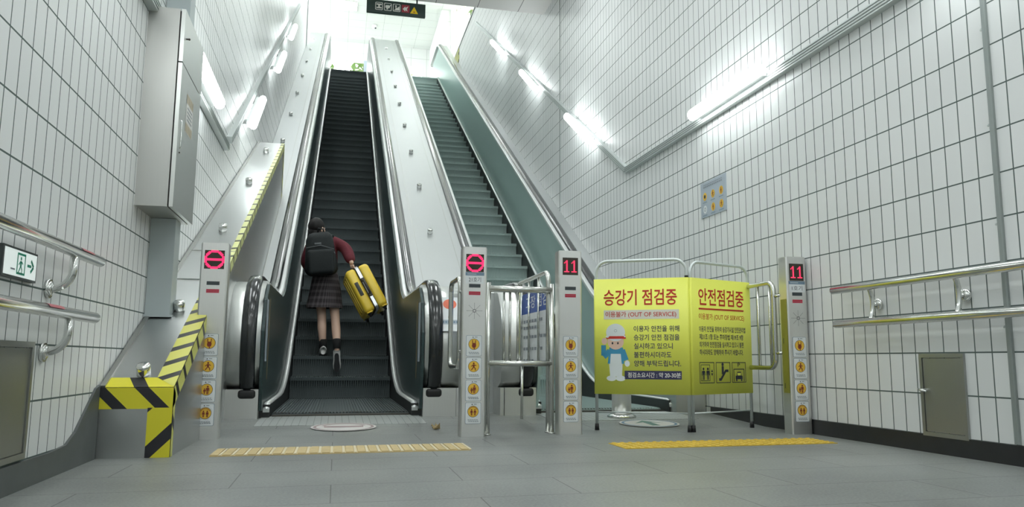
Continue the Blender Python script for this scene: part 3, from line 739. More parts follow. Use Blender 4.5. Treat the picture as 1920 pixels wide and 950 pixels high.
# ------------------------------------------------------------------ yellow folding barrier
t = thing('folding_barrier', 'yellow two-panel folding barrier with red Korean out-of-service lettering', 'barrier', (2.372, 5.18, 0))
base = Vector((2.372, 5.18))
ICONS = []
def barrier_panel(A, B, left):
    A, B = Vector(A)-base, Vector(B)-base; d = B-A; L = d.length; ang = math.atan2(d.y, d.x)
    Hs = 1.19 if left else 1.175
    b = MB(); r = .011; c = .085
    P = [(0, 0, .03)]+[tuple(p) for p in arc((c, 0, Hs-c), c, 180, 90, (1, 0, 0), (0, 0, 1))]+[tuple(p) for p in arc((L-c, 0, Hs-c), c, 90, 0, (1, 0, 0), (0, 0, 1))]+[(L, 0, .03)]
    b.tube(P, r, M['galv'], 12); b.cyl((0, 0, .125), (L, 0, .125), .005, M['galv'], 8); b.cyl((0, 0, 1.04), (L, 0, 1.04), .006, M['galv'], 8)
    fr = b.build('tube_frame', t, (A.x, A.y, 0), ang)
    for x in (0, L):
        q = MB(); q.cyl((x, 0, 0), (x, 0, .045), .0165, M['blackrub'], 14, .014); q.build('rubber_foot', t, (A.x, A.y, 0), ang)
    q = MB(); xx = L if left else 0
    q.cyl((xx, 0, Hs-.13), (xx, 0, Hs-.115), .0135, M['blackrub'], 12); q.build('hinge_band', t, (A.x, A.y, 0), ang)
    # sheet: closed band pulled round the two uprights
    z0, z1 = .25, 1.06; e = .016; pts = []
    for i in range(9): a = PI/2+PI*i/8; pts.append((e*math.cos(a), e*math.sin(a)))
    for i in range(9): a = -PI/2+PI*i/8; pts.append((L+e*math.cos(a), e*math.sin(a)))
    s_ = MB(); s_.prism(pts, z0, z1, M['yellow'], 'z', True)
    sh = s_.build('banner_sheet', t, (A.x, A.y, 0), ang)
    f = Face((0, -e, z0), (1, 0, 0), (0, 0, 1), .0012); h = z1-z0; X = lambda u: u*L; Zv = lambda v: v*h
    if left:
        f.text('승강기 점검중', X(.09), Zv(.765), X(.895), Zv(.905), M['bred'], .014)
        f.rect(X(.09), Zv(.645), X(.915), Zv(.725), M['bband']); f.lv = 2
        f.text('이용불가 (OUT OF SERVICE)', X(.11), Zv(.655), X(.885), Zv(.712), M['bred'], .006); f.lv = 1
        for i, (s__, u1) in enumerate((('이용자 안전을 위해', .915), ('승강기 안전 점검을', .915), ('실시하고 있으니', .84), ('불편하시더라도', .825), ('양해 부탁드립니다.', .925))):
            v = .535-.0745*i; f.text(s__, X(.42), Zv(v), X(u1), Zv(v+.052), M['bnavy'], .012)
        f.rect(X(.315), Zv(.128), X(.93), Zv(.20), M['bnavy']); f.lv = 2
        f.text('점검소요시간 : 약 20-30분', X(.35), Zv(.142), X(.92), Zv(.187), M['bwhite'], .012); f.lv = 1
        f.build('lettering', sh)
        # plain printed safety worker, saluting
        g = Face((0, -e, z0), (1, 0, 0), (0, 0, 1), .0012); D = lambda a, b_, r, m, k=1., lv=1: (setattr(g, 'lv', lv), g.disc(X(a), Zv(b_), r, m, 24, r*k))
        D(.17, .135, .035, M['cartoon_pale'], .55, 1); D(.27, .135, .035, M['cartoon_pale'], .55, 1)
        g.lv = 1.3; g.poly([(X(.155), Zv(.15)), (X(.285), Zv(.15)), (X(.30), Zv(.32)), (X(.14), Zv(.32))], M['cartoon_pale'])
        g.lv = 1.6; g.poly([(X(.13), Zv(.26)), (X(.31), Zv(.26)), (X(.30), Zv(.40)), (X(.15), Zv(.40))], M['cartoon_blue'])
        g.lv = 1.9; g.poly([(X(.155), Zv(.25)), (X(.285), Zv(.25)), (X(.275), Zv(.345)), (X(.165), Zv(.345))], M['cartoon_pale'])
        g.lv = 1.5; g.line((X(.155), Zv(.37)), (X(.085), Zv(.32)), .04, M['cartoon_blue']); g.line((X(.085), Zv(.33)), (X(.085), Zv(.42)), .034, M['cartoon_blue'])
        D(.095, .455, .020, M['cartoon_skin'], 1.2, 1.7)
        g.lv = 1.5; g.line((X(.295), Zv(.38)), (X(.335), Zv(.29)), .034, M['cartoon_blue']); D(.345, .262, .018, M['cartoon_pale'], 1.2, 1.7)
        D(.22, .45, .058, M['cartoon_skin'], .95, 2.0)
        g.lv = 2.3; g.poly([(X(.115), Zv(.475)), (X(.335), Zv(.475)), (X(.32), Zv(.53)), (X(.13), Zv(.53))], M['bred'])
        g.lv = 2.6; g.disc(X(.22), Zv(.53), .068, M['cartoon_pale'], 28, .062); g.lv = 2.8; g.disc(X(.22), Zv(.495), .072, M['cartoon_pale'], 24, .014)
        g.lv = 3.0; g.poly([(X(.13), Zv(.475)), (X(.33), Zv(.475)), (X(.31), Zv(.498)), (X(.15), Zv(.498))], M['bred'])
        g.ring(X(.22), Zv(.545), .008, .010, M['ink_grey'], 16)
        for u in (.185, .245): D(u, .437, .006, M['ink'], 1.4, 3)
        g.build('printed_worker', sh)
    else:
        f.text('안전점검중', X(.10), Zv(.765), X(.885), Zv(.915), M['bred'], .014)
        f.rect(X(.10), Zv(.728), X(.88), Zv(.742), M['bred'])
        f.text('이용불가 (OUT OF SERVICE)', X(.10), Zv(.635), X(.885), Zv(.695), M['bred'], .0)
        for i, (s__, u1) in enumerate((('이용자 안전을 위하여 승강기시설 안전관리법', .90), ('제31조 1항 또는 주차장법 제19조 9항', .86), ('의거하여 안전점검을 실시하고 있으니 불편', .86), ('하시더라도 양해하여 주시기 바랍니다.', .85))):
            v = .535-.0665*i; f.text(s__, X(.10), Zv(v), X(u1), Zv(v+.05), M['bnavy'], .012)
        f.build('lettering', sh)
        g = Face((0, -e, z0), (1, 0, 0), (0, 0, 1), .0012); k = M['ink']
        for i in range(3):
            a0, a1 = X(.09+.275*i), X(.09+.275*i+.245); g.frame(a0, Zv(.095), a1, Zv(.275), .005, k)
            m_ = (a0+a1)/2
            if i == 0:
                g.frame(a0+.014, Zv(.115), a1-.045, Zv(.255), .004, k); man(g, a0+.04, Zv(.125), .085, k); man(g, a0+.085, Zv(.125), .085, k)
                g.poly([(a1-.034, Zv(.19)), (a1-.014, Zv(.19)), (a1-.024, Zv(.215))], k); g.poly([(a1-.034, Zv(.18)), (a1-.024, Zv(.155)), (a1-.014, Zv(.18))], k)
            elif i == 1:
                g.line((a0+.03, Zv(.125)), (a0+.055, Zv(.125)), .018, k); g.line((a0+.05, Zv(.125)), (a1-.05, Zv(.20)), .018, k); g.line((a1-.055, Zv(.20)), (a1-.02, Zv(.20)), .018, k)
                g.disc(m_-.005, Zv(.255), .012, k, 14); g.line((m_-.005, Zv(.17)), (m_-.005, Zv(.24)), .022, k)
            else:
                g.text('P', m_-.012, Zv(.235), m_+.014, Zv(.268), k); g.line((a0+.02, Zv(.105)), (a0+.02, Zv(.215)), .006, k); g.line((a1-.02, Zv(.105)), (a1-.02, Zv(.215)), .006, k); g.line((a0+.02, Zv(.213)), (a1-.02, Zv(.213)), .006, k)
                g.rect(m_-.038, Zv(.125), m_+.038, Zv(.155), k); g.poly([(m_-.028, Zv(.15)), (m_+.028, Zv(.15)), (m_+.02, Zv(.19)), (m_-.02, Zv(.19))], k)
                g.rect(m_-.034, Zv(.108), m_-.02, Zv(.13), k); g.rect(m_+.02, Zv(.108), m_+.034, Zv(.13), k); g.lv = 2; g.rect(m_-.018, Zv(.158), m_+.018, Zv(.18), M['yellow']); g.lv = 1
        g.build('pictogram', sh)
barrier_panel((1.80, 5.50), (2.362, 5.185), True)
barrier_panel((2.392, 5.19), (2.965, 5.43), False)

# ------------------------------------------------------------------ wall handrails
def pipe(b, pts, r, m=None): b.tube(pts, r, m or M['chrome'], 18)
t = thing('wall_handrail', 'double steel handrail on the right tiled wall', 'handrail', (XR, 3.4, .8))
for z, yf in ((.925, 4.485), (.712, 4.47)):
    b = MB(); x = 3.04-XR; pipe(b, [(x, -5.5, z-.8), (x, yf-3.4-.012, z-.8), (x, yf-3.4, z-.8)], [.024, .024, .016]); b.build('rail', t)
for yy in (4.14, 3.45, 2.76, 2.07, 1.38):
    b = MB(); P = []
    for i in range(9):
        q = PI*(i/8-.5); P.append((3.04-XR+.038*math.cos(q), yy-3.4, .0185+.107*math.sin(q)))
    pipe(b, P, .014); pipe(b, [(3.078-XR, yy-3.4, .0185), (-.012, yy-3.4-.01, .0185)], .011); b.sphere((-.012, yy-3.4-.01, .0185), (.018, .034, .034), M['chrome'], 18, 10); b.build('bracket', t)
t = thing('wall_handrail', 'double steel handrail on the left tiled wall', 'handrail', (XL, 3.4, .8))
for z, yf in ((.922, 4.0), (.668, 3.985)):
    b = MB(); x = -1.049-XL; pipe(b, [(x, -5.5, z-.8), (x, yf-3.4-.012, z-.8), (x, yf-3.4, z-.8)], [.024, .024, .017]); b.build('rail', t)
    for yy in (3.62, 2.5, 1.4):
        b = MB(); zz = z-.8; P = [(x, yy-3.4, zz-.015), (x, yy-3.4, zz-.08)]+[(x-.075*(1-math.cos(PI/2*i/6)), yy-3.4, zz-.08-.075*math.sin(PI/2*i/6)) for i in range(1, 7)]+[(.006, yy-3.4, zz-.155)]
        pipe(b, P, .015); b.cyl((.001, yy-3.4, zz-.155), (.014, yy-3.4, zz-.155), .038, M['chrome'], 20); b.sphere((.014, yy-3.4, zz-.155), (.012, .03, .03), M['chrome'], 14, 8); b.build('bracket', t)
    b = MB(); ys = 3.66 if z > .8 else 3.32
    V = []
    for q in range(9):
        a = math.radians(25+100*q/8); V += [(x+.0246*math.cos(a), ys-3.4, z-.8+.0246*math.sin(a)), (x+.0246*math.cos(a), ys-3.4+.17, z-.8+.0246*math.sin(a))]
    b.add(V, [(2*q, 2*q+2, 2*q+3, 2*q+1) for q in range(8)], M['ribbon'], True); b.build('warning_sticker', t)

# ------------------------------------------------------------------ access doors, signs on the walls
def wall_door(name, label, side, y0, y1, z0, z1, latch, m):
    X0 = XR if side > 0 else XL; t = thing(name, label, 'access door', (X0, (y0+y1)/2, z0)); w = (y1-y0)/2; h = z1-z0
    s_ = -side; b = MB(); fr = .022
    for (a, c, e_, g_) in ((-w, w, 0, fr), (-w, w, h-fr, h), (-w, -w+fr, fr, h-fr), (w-fr, w, fr, h-fr)):
        b.box(*sorted((0, s_*.014)), a, c, e_, g_, m)
    b.build('frame', t)
    b = MB(); b.box(*sorted((0, s_*.009)), -w+fr+.003, w-fr-.003, fr+.003, h-fr-.003, m); b.build('door', t)
    if latch:
        b = MB(); yy = w-fr*1.2; b.cyl((s_*.009, yy, h*.55), (s_*.03, yy, h*.55), .010, M['chrome'], 12); b.tube([(s_*.025, yy-.035, h*.54), (s_*.03, yy, h*.55), (s_*.025, yy+.03, h*.56)], .006, M['chrome'], 8); b.build('latch', t)
wall_door('access_door', 'small steel access door low on the right tiled wall', 1, 3.488, 3.815, .088, .525, True, M['steel_dk'])
wall_door('access_door', 'grey steel access door low on the left tiled wall', -1, 2.95, 3.505, .115, .552, False, M['steel_dk'])
# emergency exit sign
t = thing('exit_sign', 'green and white running-man exit sign under the left handrail', 'sign', (XL, 3.27, .772))
b = MB(); fr = .012
b.box(0, .018, -.165, .165, 0, .11, M['frame_dk']); b.build('frame', t)
f = Face((.018, -.155, .008), (0, 1, 0), (0, 0, 1)); w, h = .31, .094
f.rect(0, 0, w, h, M['signwhite']); f.lv = 2; g = M['green']
f.frame(.115, .008, .195, .086, .008, g); man(f, .152, .012, .062, g, 1); f.rect(.215, .043, .255, .053, g); f.line((.25, .07), (.278, .048), .012, g); f.line((.25, .026), (.278, .048), .012, g)
f.rect(.06, .02, .10, .026, M['ink_grey']); f.build('sign_face', t)
# notice on the right wall
t = thing('notice_plate', 'pale blue notice plate with six yellow discs on right wall', 'notice', (XR, 6.25, 1.73))
b = MB(); b.box(-.006, .004, -.24, .24, 0, .315, M['plate_blue']); b.build('plate', t)
f = Face((-.006, .24, 0), (0, -1, 0), (0, 0, 1))
for i in range(11): f.rect(.06+.033*i, .262, .085+.033*i, .276, M['ink_grey']); f.rect(.06+.033*i, .284, .085+.033*i, .292, M['ink_grey'])
f.build('heading', t)
for r in range(2):
    for c in range(3):
        f = Face((-.006, .24, 0), (0, -1, 0), (0, 0, 1)); a, q = .085+.155*c, .185-.115*r
        f.disc(a, q, .036, M['card'] if (r, c) == (1, 0) else M['amber']); f.lv = 2
        if (r, c) == (0, 0): f.disc(a, q, .017, M['ink'])
        elif (r, c) == (1, 0): f.ring(a, q, .012, .018, M['ink_grey'])
        else: man(f, a, q-.026, .052, M['red_dk'], (r+c) % 2)
        for k in range(4): f.rect(a-.04+.021*k, q-.056, a-.024+.021*k, q-.048, M['ink_blue'])
        f.build('printed_symbol', t)
# conduit on the right wall
t = thing('cable_conduit', 'grey upright cable cover on the right tiled wall', 'conduit', (XR, 3.19, .1))
b = MB(); b.prism([(0, -.016), (-.012, -.015), (-.015, -.009), (-.015, .009), (-.012, .015), (0, .016)], 0, 3.3, M['galv_dk'], 'z'); b.build('cover', t)
b = MB()
for z in (.55, 1.05, 1.55, 2.05): b.cyl((-.01, .02, z), (-.004, .03, z), .006, M['galv'], 8)
b.build('clip_screw', t)

# ------------------------------------------------------------------ steel cabinet and duct on the left wall
t = thing('steel_cabinet', 'tall brushed steel electrical cabinet on the left tiled wall', 'cabinet', (XL, 4.9, 1.35))
cx = .172; L = .66
b = MB(); b.box(0, cx, 0, L, 0, 1.19, M['steel_cab']); b.build('body', t)
b = MB(); b.box(cx+.008, cx+.03, .0, L, 0, .86, M['steel_h']); b.build('door', t)
b = MB(); b.box(cx, cx+.008, .012, L-.01, .01, 1.18, M['blackrub']); b.build('door_gasket', t)
b = MB(); b.box(cx+.008, cx+.03, 0, L, .868, 1.19, M['steel_h']); b.build('upper_cover', t)
f = Face((cx+.03, .20, .50), (0, 1, 0), (0, 0, 1)); f.rect(0, 0, .22, .24, M['paper']); f.lv = 2
for i in range(9): f.rect(.005+.024*i, .18, .015+.024*i, .235, M['tact_tan']); f.rect(.005+.024*i, .005, .015+.024*i, .06, M['tact_tan'])
for i in range(4): f.rect(.03, .08+.024*i, .19, .088+.024*i, M['ink_grey'])
f.build('notice', t)
b = MB(); b.tube([(cx+.03, .07, .36), (cx+.036, .07, .37), (cx+.036, .07, .52), (cx+.03, .07, .53)], .0035, M['chrome'], 10); b.sphere((cx+.032, .07, .335), .005, M['dkgrey'], 10, 8); b.build('handle', t)
b = MB(); b.cyl((cx+.03, L*.1, 1.03), (cx+.045, L*.1, 1.03), .005, M['dkgrey'], 10); b.sphere((cx+.047, L*.1, 1.03), .007, M['dkgrey'], 10, 8); b.build('lock', t)
t = thing('cable_duct', 'blue-grey painted cable duct below the steel cabinet', 'duct', (XL, 5.33, .74))
b = MB(); b.box(.002, .145, 0, .16, 0, .608, M['duct']); b.build('casing', t)
b = MB(); b.box(0, .155, -.006, .166, 0, .015, M['duct']); b.build('foot_flange', t)
t = thing('cable_duct', 'blue-grey painted cable duct rising above the steel cabinet', 'duct', (XL, 5.33, 2.545))
b = MB(); b.box(.002, .145, 0, .16, 0, 3.3, M['duct']); b.build('casing', t)
b = MB(); b.box(0, .155, -.006, .166, 0, .015, M['duct']); b.build('foot_flange', t)

# ------------------------------------------------------------------ lamp trunking and tube lamps
def trunk(name, label, X0, side, pts):
    """pts (y,z) polyline on the wall; channel stands off the wall towards the room"""
    t = thing(name, label, 'cable trunking', (X0, pts[0][0], pts[0][1])); s_ = -side
    for (y0, z0), (y1, z1) in zip(pts[:-1], pts[1:]):
        P = [(y0-pts[0][0], z0-pts[0][1]), (y1-pts[0][0], z1-pts[0][1])]; xs = [0, 0]
        q = [(0, -.035), (s_*.05, -.035), (s_*.05, .035), (0, .035)]
        b = MB(); b.sweep(q, P, M['galv'], False, xs)
        for v in (-.02, 0, .02): b.sweep([(s_*.05, v-.003), (s_*.054, v-.003), (s_*.054, v+.003), (s_*.05, v+.003)], P, M['galv_dk'], False, xs)
        b.build('channel', t)
    return t
trunk('cable_trunking', 'grey lamp trunking bent in a wide V on the right tiled wall', XR, 1, [(-4.8, 2.60), (8.33, 2.60), (18.9, 8.80)])
trunk('cable_trunking', 'grey level lamp trunking on the left wall behind the cabinet', XL, -1, [(-4.8, 2.545), (8.2, 2.545)])
trunk('cable_trunking', 'grey sloping lamp trunking climbing the left tiled wall', XL, -1, [(8.36, 2.66), (18.6, 8.66)])
LP = None
def tube_lamp(label, X0, side, p0, p1, off, group):
    global LP
    y0, z0 = p0; y1, z1 = p1; L = math.hypot(y1-y0, z1-z0); a = math.atan2(z1-z0, y1-y0)
    if LP is None:
        t = thing('tube_lamp', label, 'lamp')
        b = MB(); r = .042
        pth = [(0, -.5*1.22+r*(1-math.cos(PI/2*i/5)), 0) for i in range(6)]+[(0, .5*1.22-r*(1-math.cos(PI/2*i/5)), 0) for i in range(5, -1, -1)]
        rad = [max(.004, r*math.sin(PI/2*i/5)) for i in range(6)]; rad = rad+rad[::-1]
        b.tube(pth, rad, M['lamp'], 18); b.v = [(v[0]*1.05, v[1], v[2]*1.25) for v in b.v]; b.build('diffuser', t)
        b = MB(); b.box(-.075, -.035, -.56, .56, -.034, .034, M['lampcap']); b.build('housing', t)
        for q in (-.45, .45):
            b = MB(); b.box(-.136, -.07, q-.02, q+.02, -.025, .025, M['lampcap']); b.build('bracket', t)
        LP = t; o = t
    else:
        o = copy_tree(LP)
    o['label'] = label; o['group'] = group
    n = (-math.sin(a), math.cos(a)); yc, zc = (y0+y1)/2+n[0]*off, (z0+z1)/2+n[1]*off
    o.location = (X0-side*.13, yc, zc)
    # local +x points to the room, local y runs along the lamp
    R = Matrix.Rotation(a, 4, 'X')
    if side > 0: R = R @ Matrix.Rotation(PI, 4, 'Y')
    o.rotation_euler = R.to_euler(); o.scale = (1, L/1.22, 1)
    return o
G = 'tube lamps on the tiled walls'
def rt(y): return 2.60+(y-8.33)*(8.80-2.60)/(18.9-8.33)
def lt(y): return 2.66+(y-8.36)*(8.66-2.66)/(18.6-8.36)
tube_lamp('large glowing tube lamp on the level trunking, right wall', XR, 1, (5.16, 2.64), (6.40, 2.64), 0, G)
for lab, p0, p1 in (('lowest', (9.36, 3.21), (10.42, 3.85)), ('second', (12.28, 4.88), (13.33, 5.53)), ('topmost', (15.12, 6.58), (16.20, 7.23))):
    tube_lamp('glowing '+lab+' tube lamp on the sloping right trunking', XR, 1, p0, p1, 0, G)
tube_lamp('glowing tube lamp half hidden by the steel cabinet on the left wall', XL, -1, (5.75, 2.58), (6.9, 2.58), 0, G)
for lab, p0, p1 in (('lowest', (9.36, 3.10), (10.36, 3.74)), ('second', (12.32, 4.82), (13.40, 5.50)), ('third', (14.72, 6.30), (15.80, 6.98))):
    tube_lamp('glowing '+lab+' tube lamp up the sloping left trunking', XL, -1, p0, p1, 0, G)
for i, y in enumerate((2.25, -.8)): tube_lamp('glowing tube lamp further along the level right trunking', XR, 1, (y, 2.64), (y+1.2, 2.64), 0, G)
for i, y in enumerate((2.9, .0, -2.9)): tube_lamp('glowing tube lamp further along the level left trunking', XL, -1, (y, 2.58), (y+1.2, 2.58), 0, G)
# one real light panel in the upper ceiling; the others are added fill light
CP = None
CPS = {}
def ceil_light(label, x, y, z, lx=.62, ly=.62):
    hall = z > 8; CP = CPS.get(hall)
    if CP is None:
        t = thing('ceiling_light', label, 'ceiling light'); b = MB(); b.box(-.5, .5, -.5, .5, -.012, 0, M['panel_hall' if hall else 'panel_fill']); b.build('diffuser', t)
        b = MB()
        for q in ((-.53, .53, -.53, -.5), (-.53, .53, .5, .53), (-.53, -.5, -.5, .5), (.5, .53, -.5, .5)): b.box(*q, -.02, 0, M['white'])
        b.build('frame', t); CPS[hall] = t; o = t
    else: o = copy_tree(CP)
    o['label'] = label; o['group'] = 'square panel lights in the ceilings'; o.location = (x, y, z); o.scale = (lx, ly, 1); return o
ceil_light('white light panel in the upper hall ceiling', -.07, 26.75, 12.4, .66, .66)
for x in (-.2, 2.1):
    for y in (-3, 0, 3, 6, 9): ceil_light('added unseen fill-light panel in the lower hall ceiling', x, y, 6.12, .6, 1.2)  # out of view, added to raise the ambient light of the lower hall
for x, y in ((-.07, 18), (2.0, 18), (2.0, 22), (-.07, 22)): ceil_light('added unseen fill-light panel over the upper part of the escalators', x, y, 12.4, .62, .62)  # out of view, added to brighten the upper walls

# ------------------------------------------------------------------ hanging sign, dome camera, upper details
t = thing('hanging_sign', 'dark hanging sign with pictograms above the escalators', 'sign', (.715, 12.1, 5.80))
b = MB(); b.rbox((0, 0, .107), (.452, .03, .107), .008, M['signdark'], 3); b.build('sign_box', t)
for x in (-.30, .32):
    b = MB(); b.cyl((x, 0, .21), (x, 0, .325), .012, M['frame_dk'], 10); b.build('hanger_rod', t)
f = Face((-.452, -.0305, .0), (1, 0, 0), (0, 0, 1)); wh = M['bwhite']
for i in range(3):
    a = .13+.135*i; f.lv = 1; f.rrect(a, .045, a+.115, .17, .015, wh); f.lv = 2; f.rrect(a+.009, .054, a+.106, .161, .01, M['signdark']); f.lv = 3
    c = a+.0575
    if i == 0: f.line((c-.04, .135), (c+.04, .135), .02, wh); f.line((c-.04, .08), (c+.04, .08), .02, wh); f.rect(c-.012, .08, c+.012, .135, wh)
    elif i == 1: f.rrect(c-.038, .085, c+.03, .135, .018, wh); f.line((c+.02, .11), (c+.045, .14), .012, wh); f.disc(c-.01, .075, .012, wh, 12)
    else: f.poly([(c-.042, .065), (c+.042, .065), (c+.042, .135)], wh); f.disc(c-.012, .135, .012, wh, 12); f.line((c-.012, .09), (c-.012, .125), .014, wh)
f.lv = 1; f.rect(.535, .045, .655, .17, M['signred']); f.lv = 2
c = .595; f.poly([(c-.045, .10), (c-.005, .145), (c-.005, .06)], wh); f.poly([(c-.01, .12), (c+.042, .15), (c+.02, .105), (c+.03, .065), (c-.01, .09)], wh)
f.lv = 1; f.poly([(.665, .04), (.79, .04), (.7275, .155)], M['signyellow']); f.lv = 2; f.rect(.715, .06, .74, .075, M['signred'])
f.build('pictogram', t)
t = thing('dome_camera', 'white dome camera on the upper hall ceiling under the hanging sign', 'camera', (.91, 28.2, 12.4))
b = MB(); b.cyl((0, 0, -.05), (0, 0, 0), .09, M['white'], 20); b.build('mount', t)
b = MB(); b.sphere((0, 0, -.07), (.085, .085, .08), M['white'], 18, 10); b.build('dome', t)
b = MB(); b.sphere((.04, -.05, -.125), .028, M['ink'], 12, 8); b.build('lens', t)
t = thing('information_panel', 'narrow grey free-standing panel on the upper landing', 'panel', (.67, 28.0, 9.4))
b = MB(); b.box(-.09, .09, -.03, .03, .05, 1.55, M['plate_blue']); b.build('board', t)
b = MB(); b.box(-.12, .12, -.12, .12, 0, .05, M['frame_dk']); b.build('foot', t)
t = thing('slim_post', 'thin dark post standing on the upper landing behind the escalator top', 'post', (.08, 26.5, 9.4))
b = MB(); b.cyl((0, 0, .02), (0, 0, .55), .025, M['frame_dk'], 12); b.build('shaft', t)
b = MB(); b.cyl((0, 0, 0), (0, 0, .02), .08, M['frame_dk'], 16); b.build('foot', t)

# ------------------------------------------------------------------ floor markings and litter
b = MB(); b.box(-.665, .665, -.165, .165, 0, .004, M['tact_tan'])
for i in range(22): b.box(-.640+.061*i-.024, -.640+.061*i+.014, -.155, .155, .004, .008, M['tact_tan']); b.box(-.640+.061*i+.018, -.640+.061*i+.030, -.16, .16, .004, .0075, M['tact_lt'])
tag(b.build('tactile_paving', None, (.065, 4.60, 0)), 'worn tan strip of ribbed tactile paving before the first escalator', 'tactile paving')
b = MB(); b.box(-.665, .665, -.15, .15, 0, .004, M['tact_y'])
for i in range(26):
    for j in range(6): b.tube([(-.64+.0512*i, -.128+.0512*j, .003), (-.64+.0512*i, -.128+.0512*j, .009)], [.0155, .011], M['tact_y'], 8)
tag(b.build('tactile_paving', None, (2.24, 4.45, 0)), 'yellow strip of studded tactile paving in front of the barrier', 'tactile paving')
def decal(label, x, y, r, c1, c2, arrow):
    f = Face((0, 0, 0), (1, 0, 0), (0, 1, 0), .0012)
    f.lv = 5; f.disc(0, 0, r, M['decal_w'], 40); f.lv = 5.6; f.ring(0, 0, r*.84, r*.93, c1, 40); f.lv = 6
    if arrow:
        f.poly([(-r*.14, -r*.65), (r*.14, -r*.65), (r*.14, .05), (r*.5, .0), (0, r*.68), (-r*.5, .0), (-r*.14, .05)], c2)
    else:
        f.rect(-r*.6, -r*.16, r*.6, r*.16, c2); f.ring(0, 0, r*.62, r*.72, c2, 30, .3, 2.8)
    o = tag(f.build('floor_sticker', None, (x, y, fz(y))), label, 'floor sticker'); o.rotation_euler = (math.atan(.04/.9), 0, 0)
decal('round faded white floor sticker with a brown bar before the first escalator', .072, 5.88, .222, M['decal_p'], M['decal_p'], False)
decal('round white floor sticker with a dark arrow behind the barrier', 2.30, 5.77, .225, M['decal_b'], M['decal_g'], True)
b = MB()
for k in range(9):
    a = 2*PI*k/9; b.add([(0, 0, .012), (.035*math.cos(a), .03*math.sin(a), .004+.022*(k % 3)), (.03*math.cos(a+.7), .025*math.sin(a+.7), .003+.016*((k+1) % 3))], [(0, 1, 2)], M['litter'])
b.sphere((0, 0, .012), (.022, .018, .012), M['litter'], 10, 6)
tag(b.build('dry_leaf', None, (.688, 5.68, .009)), 'crumpled dry leaf on the floor by the post labelled 21', 'leaf')

# ------------------------------------------------------------------ person, backpack, suitcase
def skin_obj(name, pts, edges, radii, m, parent=None, sub=2, root=0, keep=False):
    me = bpy.data.meshes.new(name); me.from_pydata(pts, edges, []); me.update()
    o = bpy.data.objects.new(name, me); COL.objects.link(o)
    md = o.modifiers.new('skin', 'SKIN'); md.use_smooth_shade = True
    me.attributes  # skin layer
    bpy.context.view_layer.objects.active = o
    if not me.skin_vertices: bpy.ops.mesh.customdata_skin_add()
    for i, r in enumerate(radii):
        v = me.skin_vertices[0].data[i]; v.radius = r if isinstance(r, tuple) else (r, r); v.use_root = (i == root)
    if sub:
        s_ = o.modifiers.new('subsurf', 'SUBSURF'); s_.levels = sub; s_.render_levels = sub
    dg = bpy.context.evaluated_depsgraph_get(); dg.update()
    m2 = bpy.data.meshes.new_from_object(o.evaluated_get(dg)); bpy.data.objects.remove(o)
    V = [tuple(v.co) for v in m2.vertices]; F = [tuple(p.vertices) for p in m2.polygons]; bpy.data.meshes.remove(m2)
    b = MB(); b.add(V, F, m, True)
    if keep: return b
    return b.build(name, parent)
PB = Vector((-.09, 9.66, .53))
def W3(*p): return tuple(Vector(p)-PB)
person = thing('person', 'person in maroon jacket and plaid skirt climbing the first escalator, lifting a suitcase', 'person', tuple(PB))
pel = W3(-.145, 9.74, 1.36); wst = W3(-.165, 9.76, 1.52); chs = W3(-.20, 9.77, 1.72); nkb = W3(-.225, 9.775, 1.865); hd0 = W3(-.25, 9.79, 1.945); hd1 = W3(-.262, 9.795, 2.07)
lhip = W3(-.215, 9.735, 1.30); lkne = W3(-.175, 9.76, .98); lank = W3(-.145, 9.70, .62); ltoe = W3(-.150, 9.84, .565)
rhip = W3(-.065, 9.73, 1.29); rkne = W3(-.02, 9.70, .95); rank = W3(.010, 9.46, .62); rtoe = W3(.012, 9.455, .50)
rsh = W3(-.06, 9.765, 1.86); relb = W3(.070, 9.74, 1.80); rwri = W3(.135, 9.60, 1.615); rhnd = W3(.145, 9.57, 1.585)
lsh = W3(-.345, 9.78, 1.82); lelb = W3(-.39, 9.85, 1.60); lwri = W3(-.33, 10.02, 1.55); lhnd = W3(-.30, 10.08, 1.56)
pts = [pel, wst, chs, nkb, hd0, hd1, lhip, lkne, lank, ltoe, rhip, rkne, rank, rtoe, rsh, relb, rwri, rhnd, lsh, lelb, lwri, lhnd]
ed = [(0, 1), (1, 2), (2, 3), (3, 4), (4, 5), (0, 6), (6, 7), (7, 8), (8, 9), (0, 10), (10, 11), (11, 12), (12, 13), (2, 14), (14, 15), (15, 16), (16, 17), (2, 18), (18, 19), (19, 20), (20, 21)]
rad = [.10, .09, .10, .045, .06, .062, .078, .054, .036, .026, .078, .054, .036, .018, .05, .038, .025, .03, .05, .038, .025, .03]
lcalf = W3(-.168, 9.70, .84); rcalf = W3(-.005, 9.62, .80)
pts += [lcalf, rcalf]; rad += [.056, .056]
ed = [e_ for e_ in ed if e_ not in ((7, 8), (11, 12))]+[(7, 22), (22, 8), (11, 23), (23, 12)]
body = skin_obj('body', pts, ed, rad, M['skin'], None, 2, 0, True)
hc = Vector(W3(-.258, 9.80, 2.02))
body.sphere(hc, (.075, .095, .108), M['skin'], 20, 14)
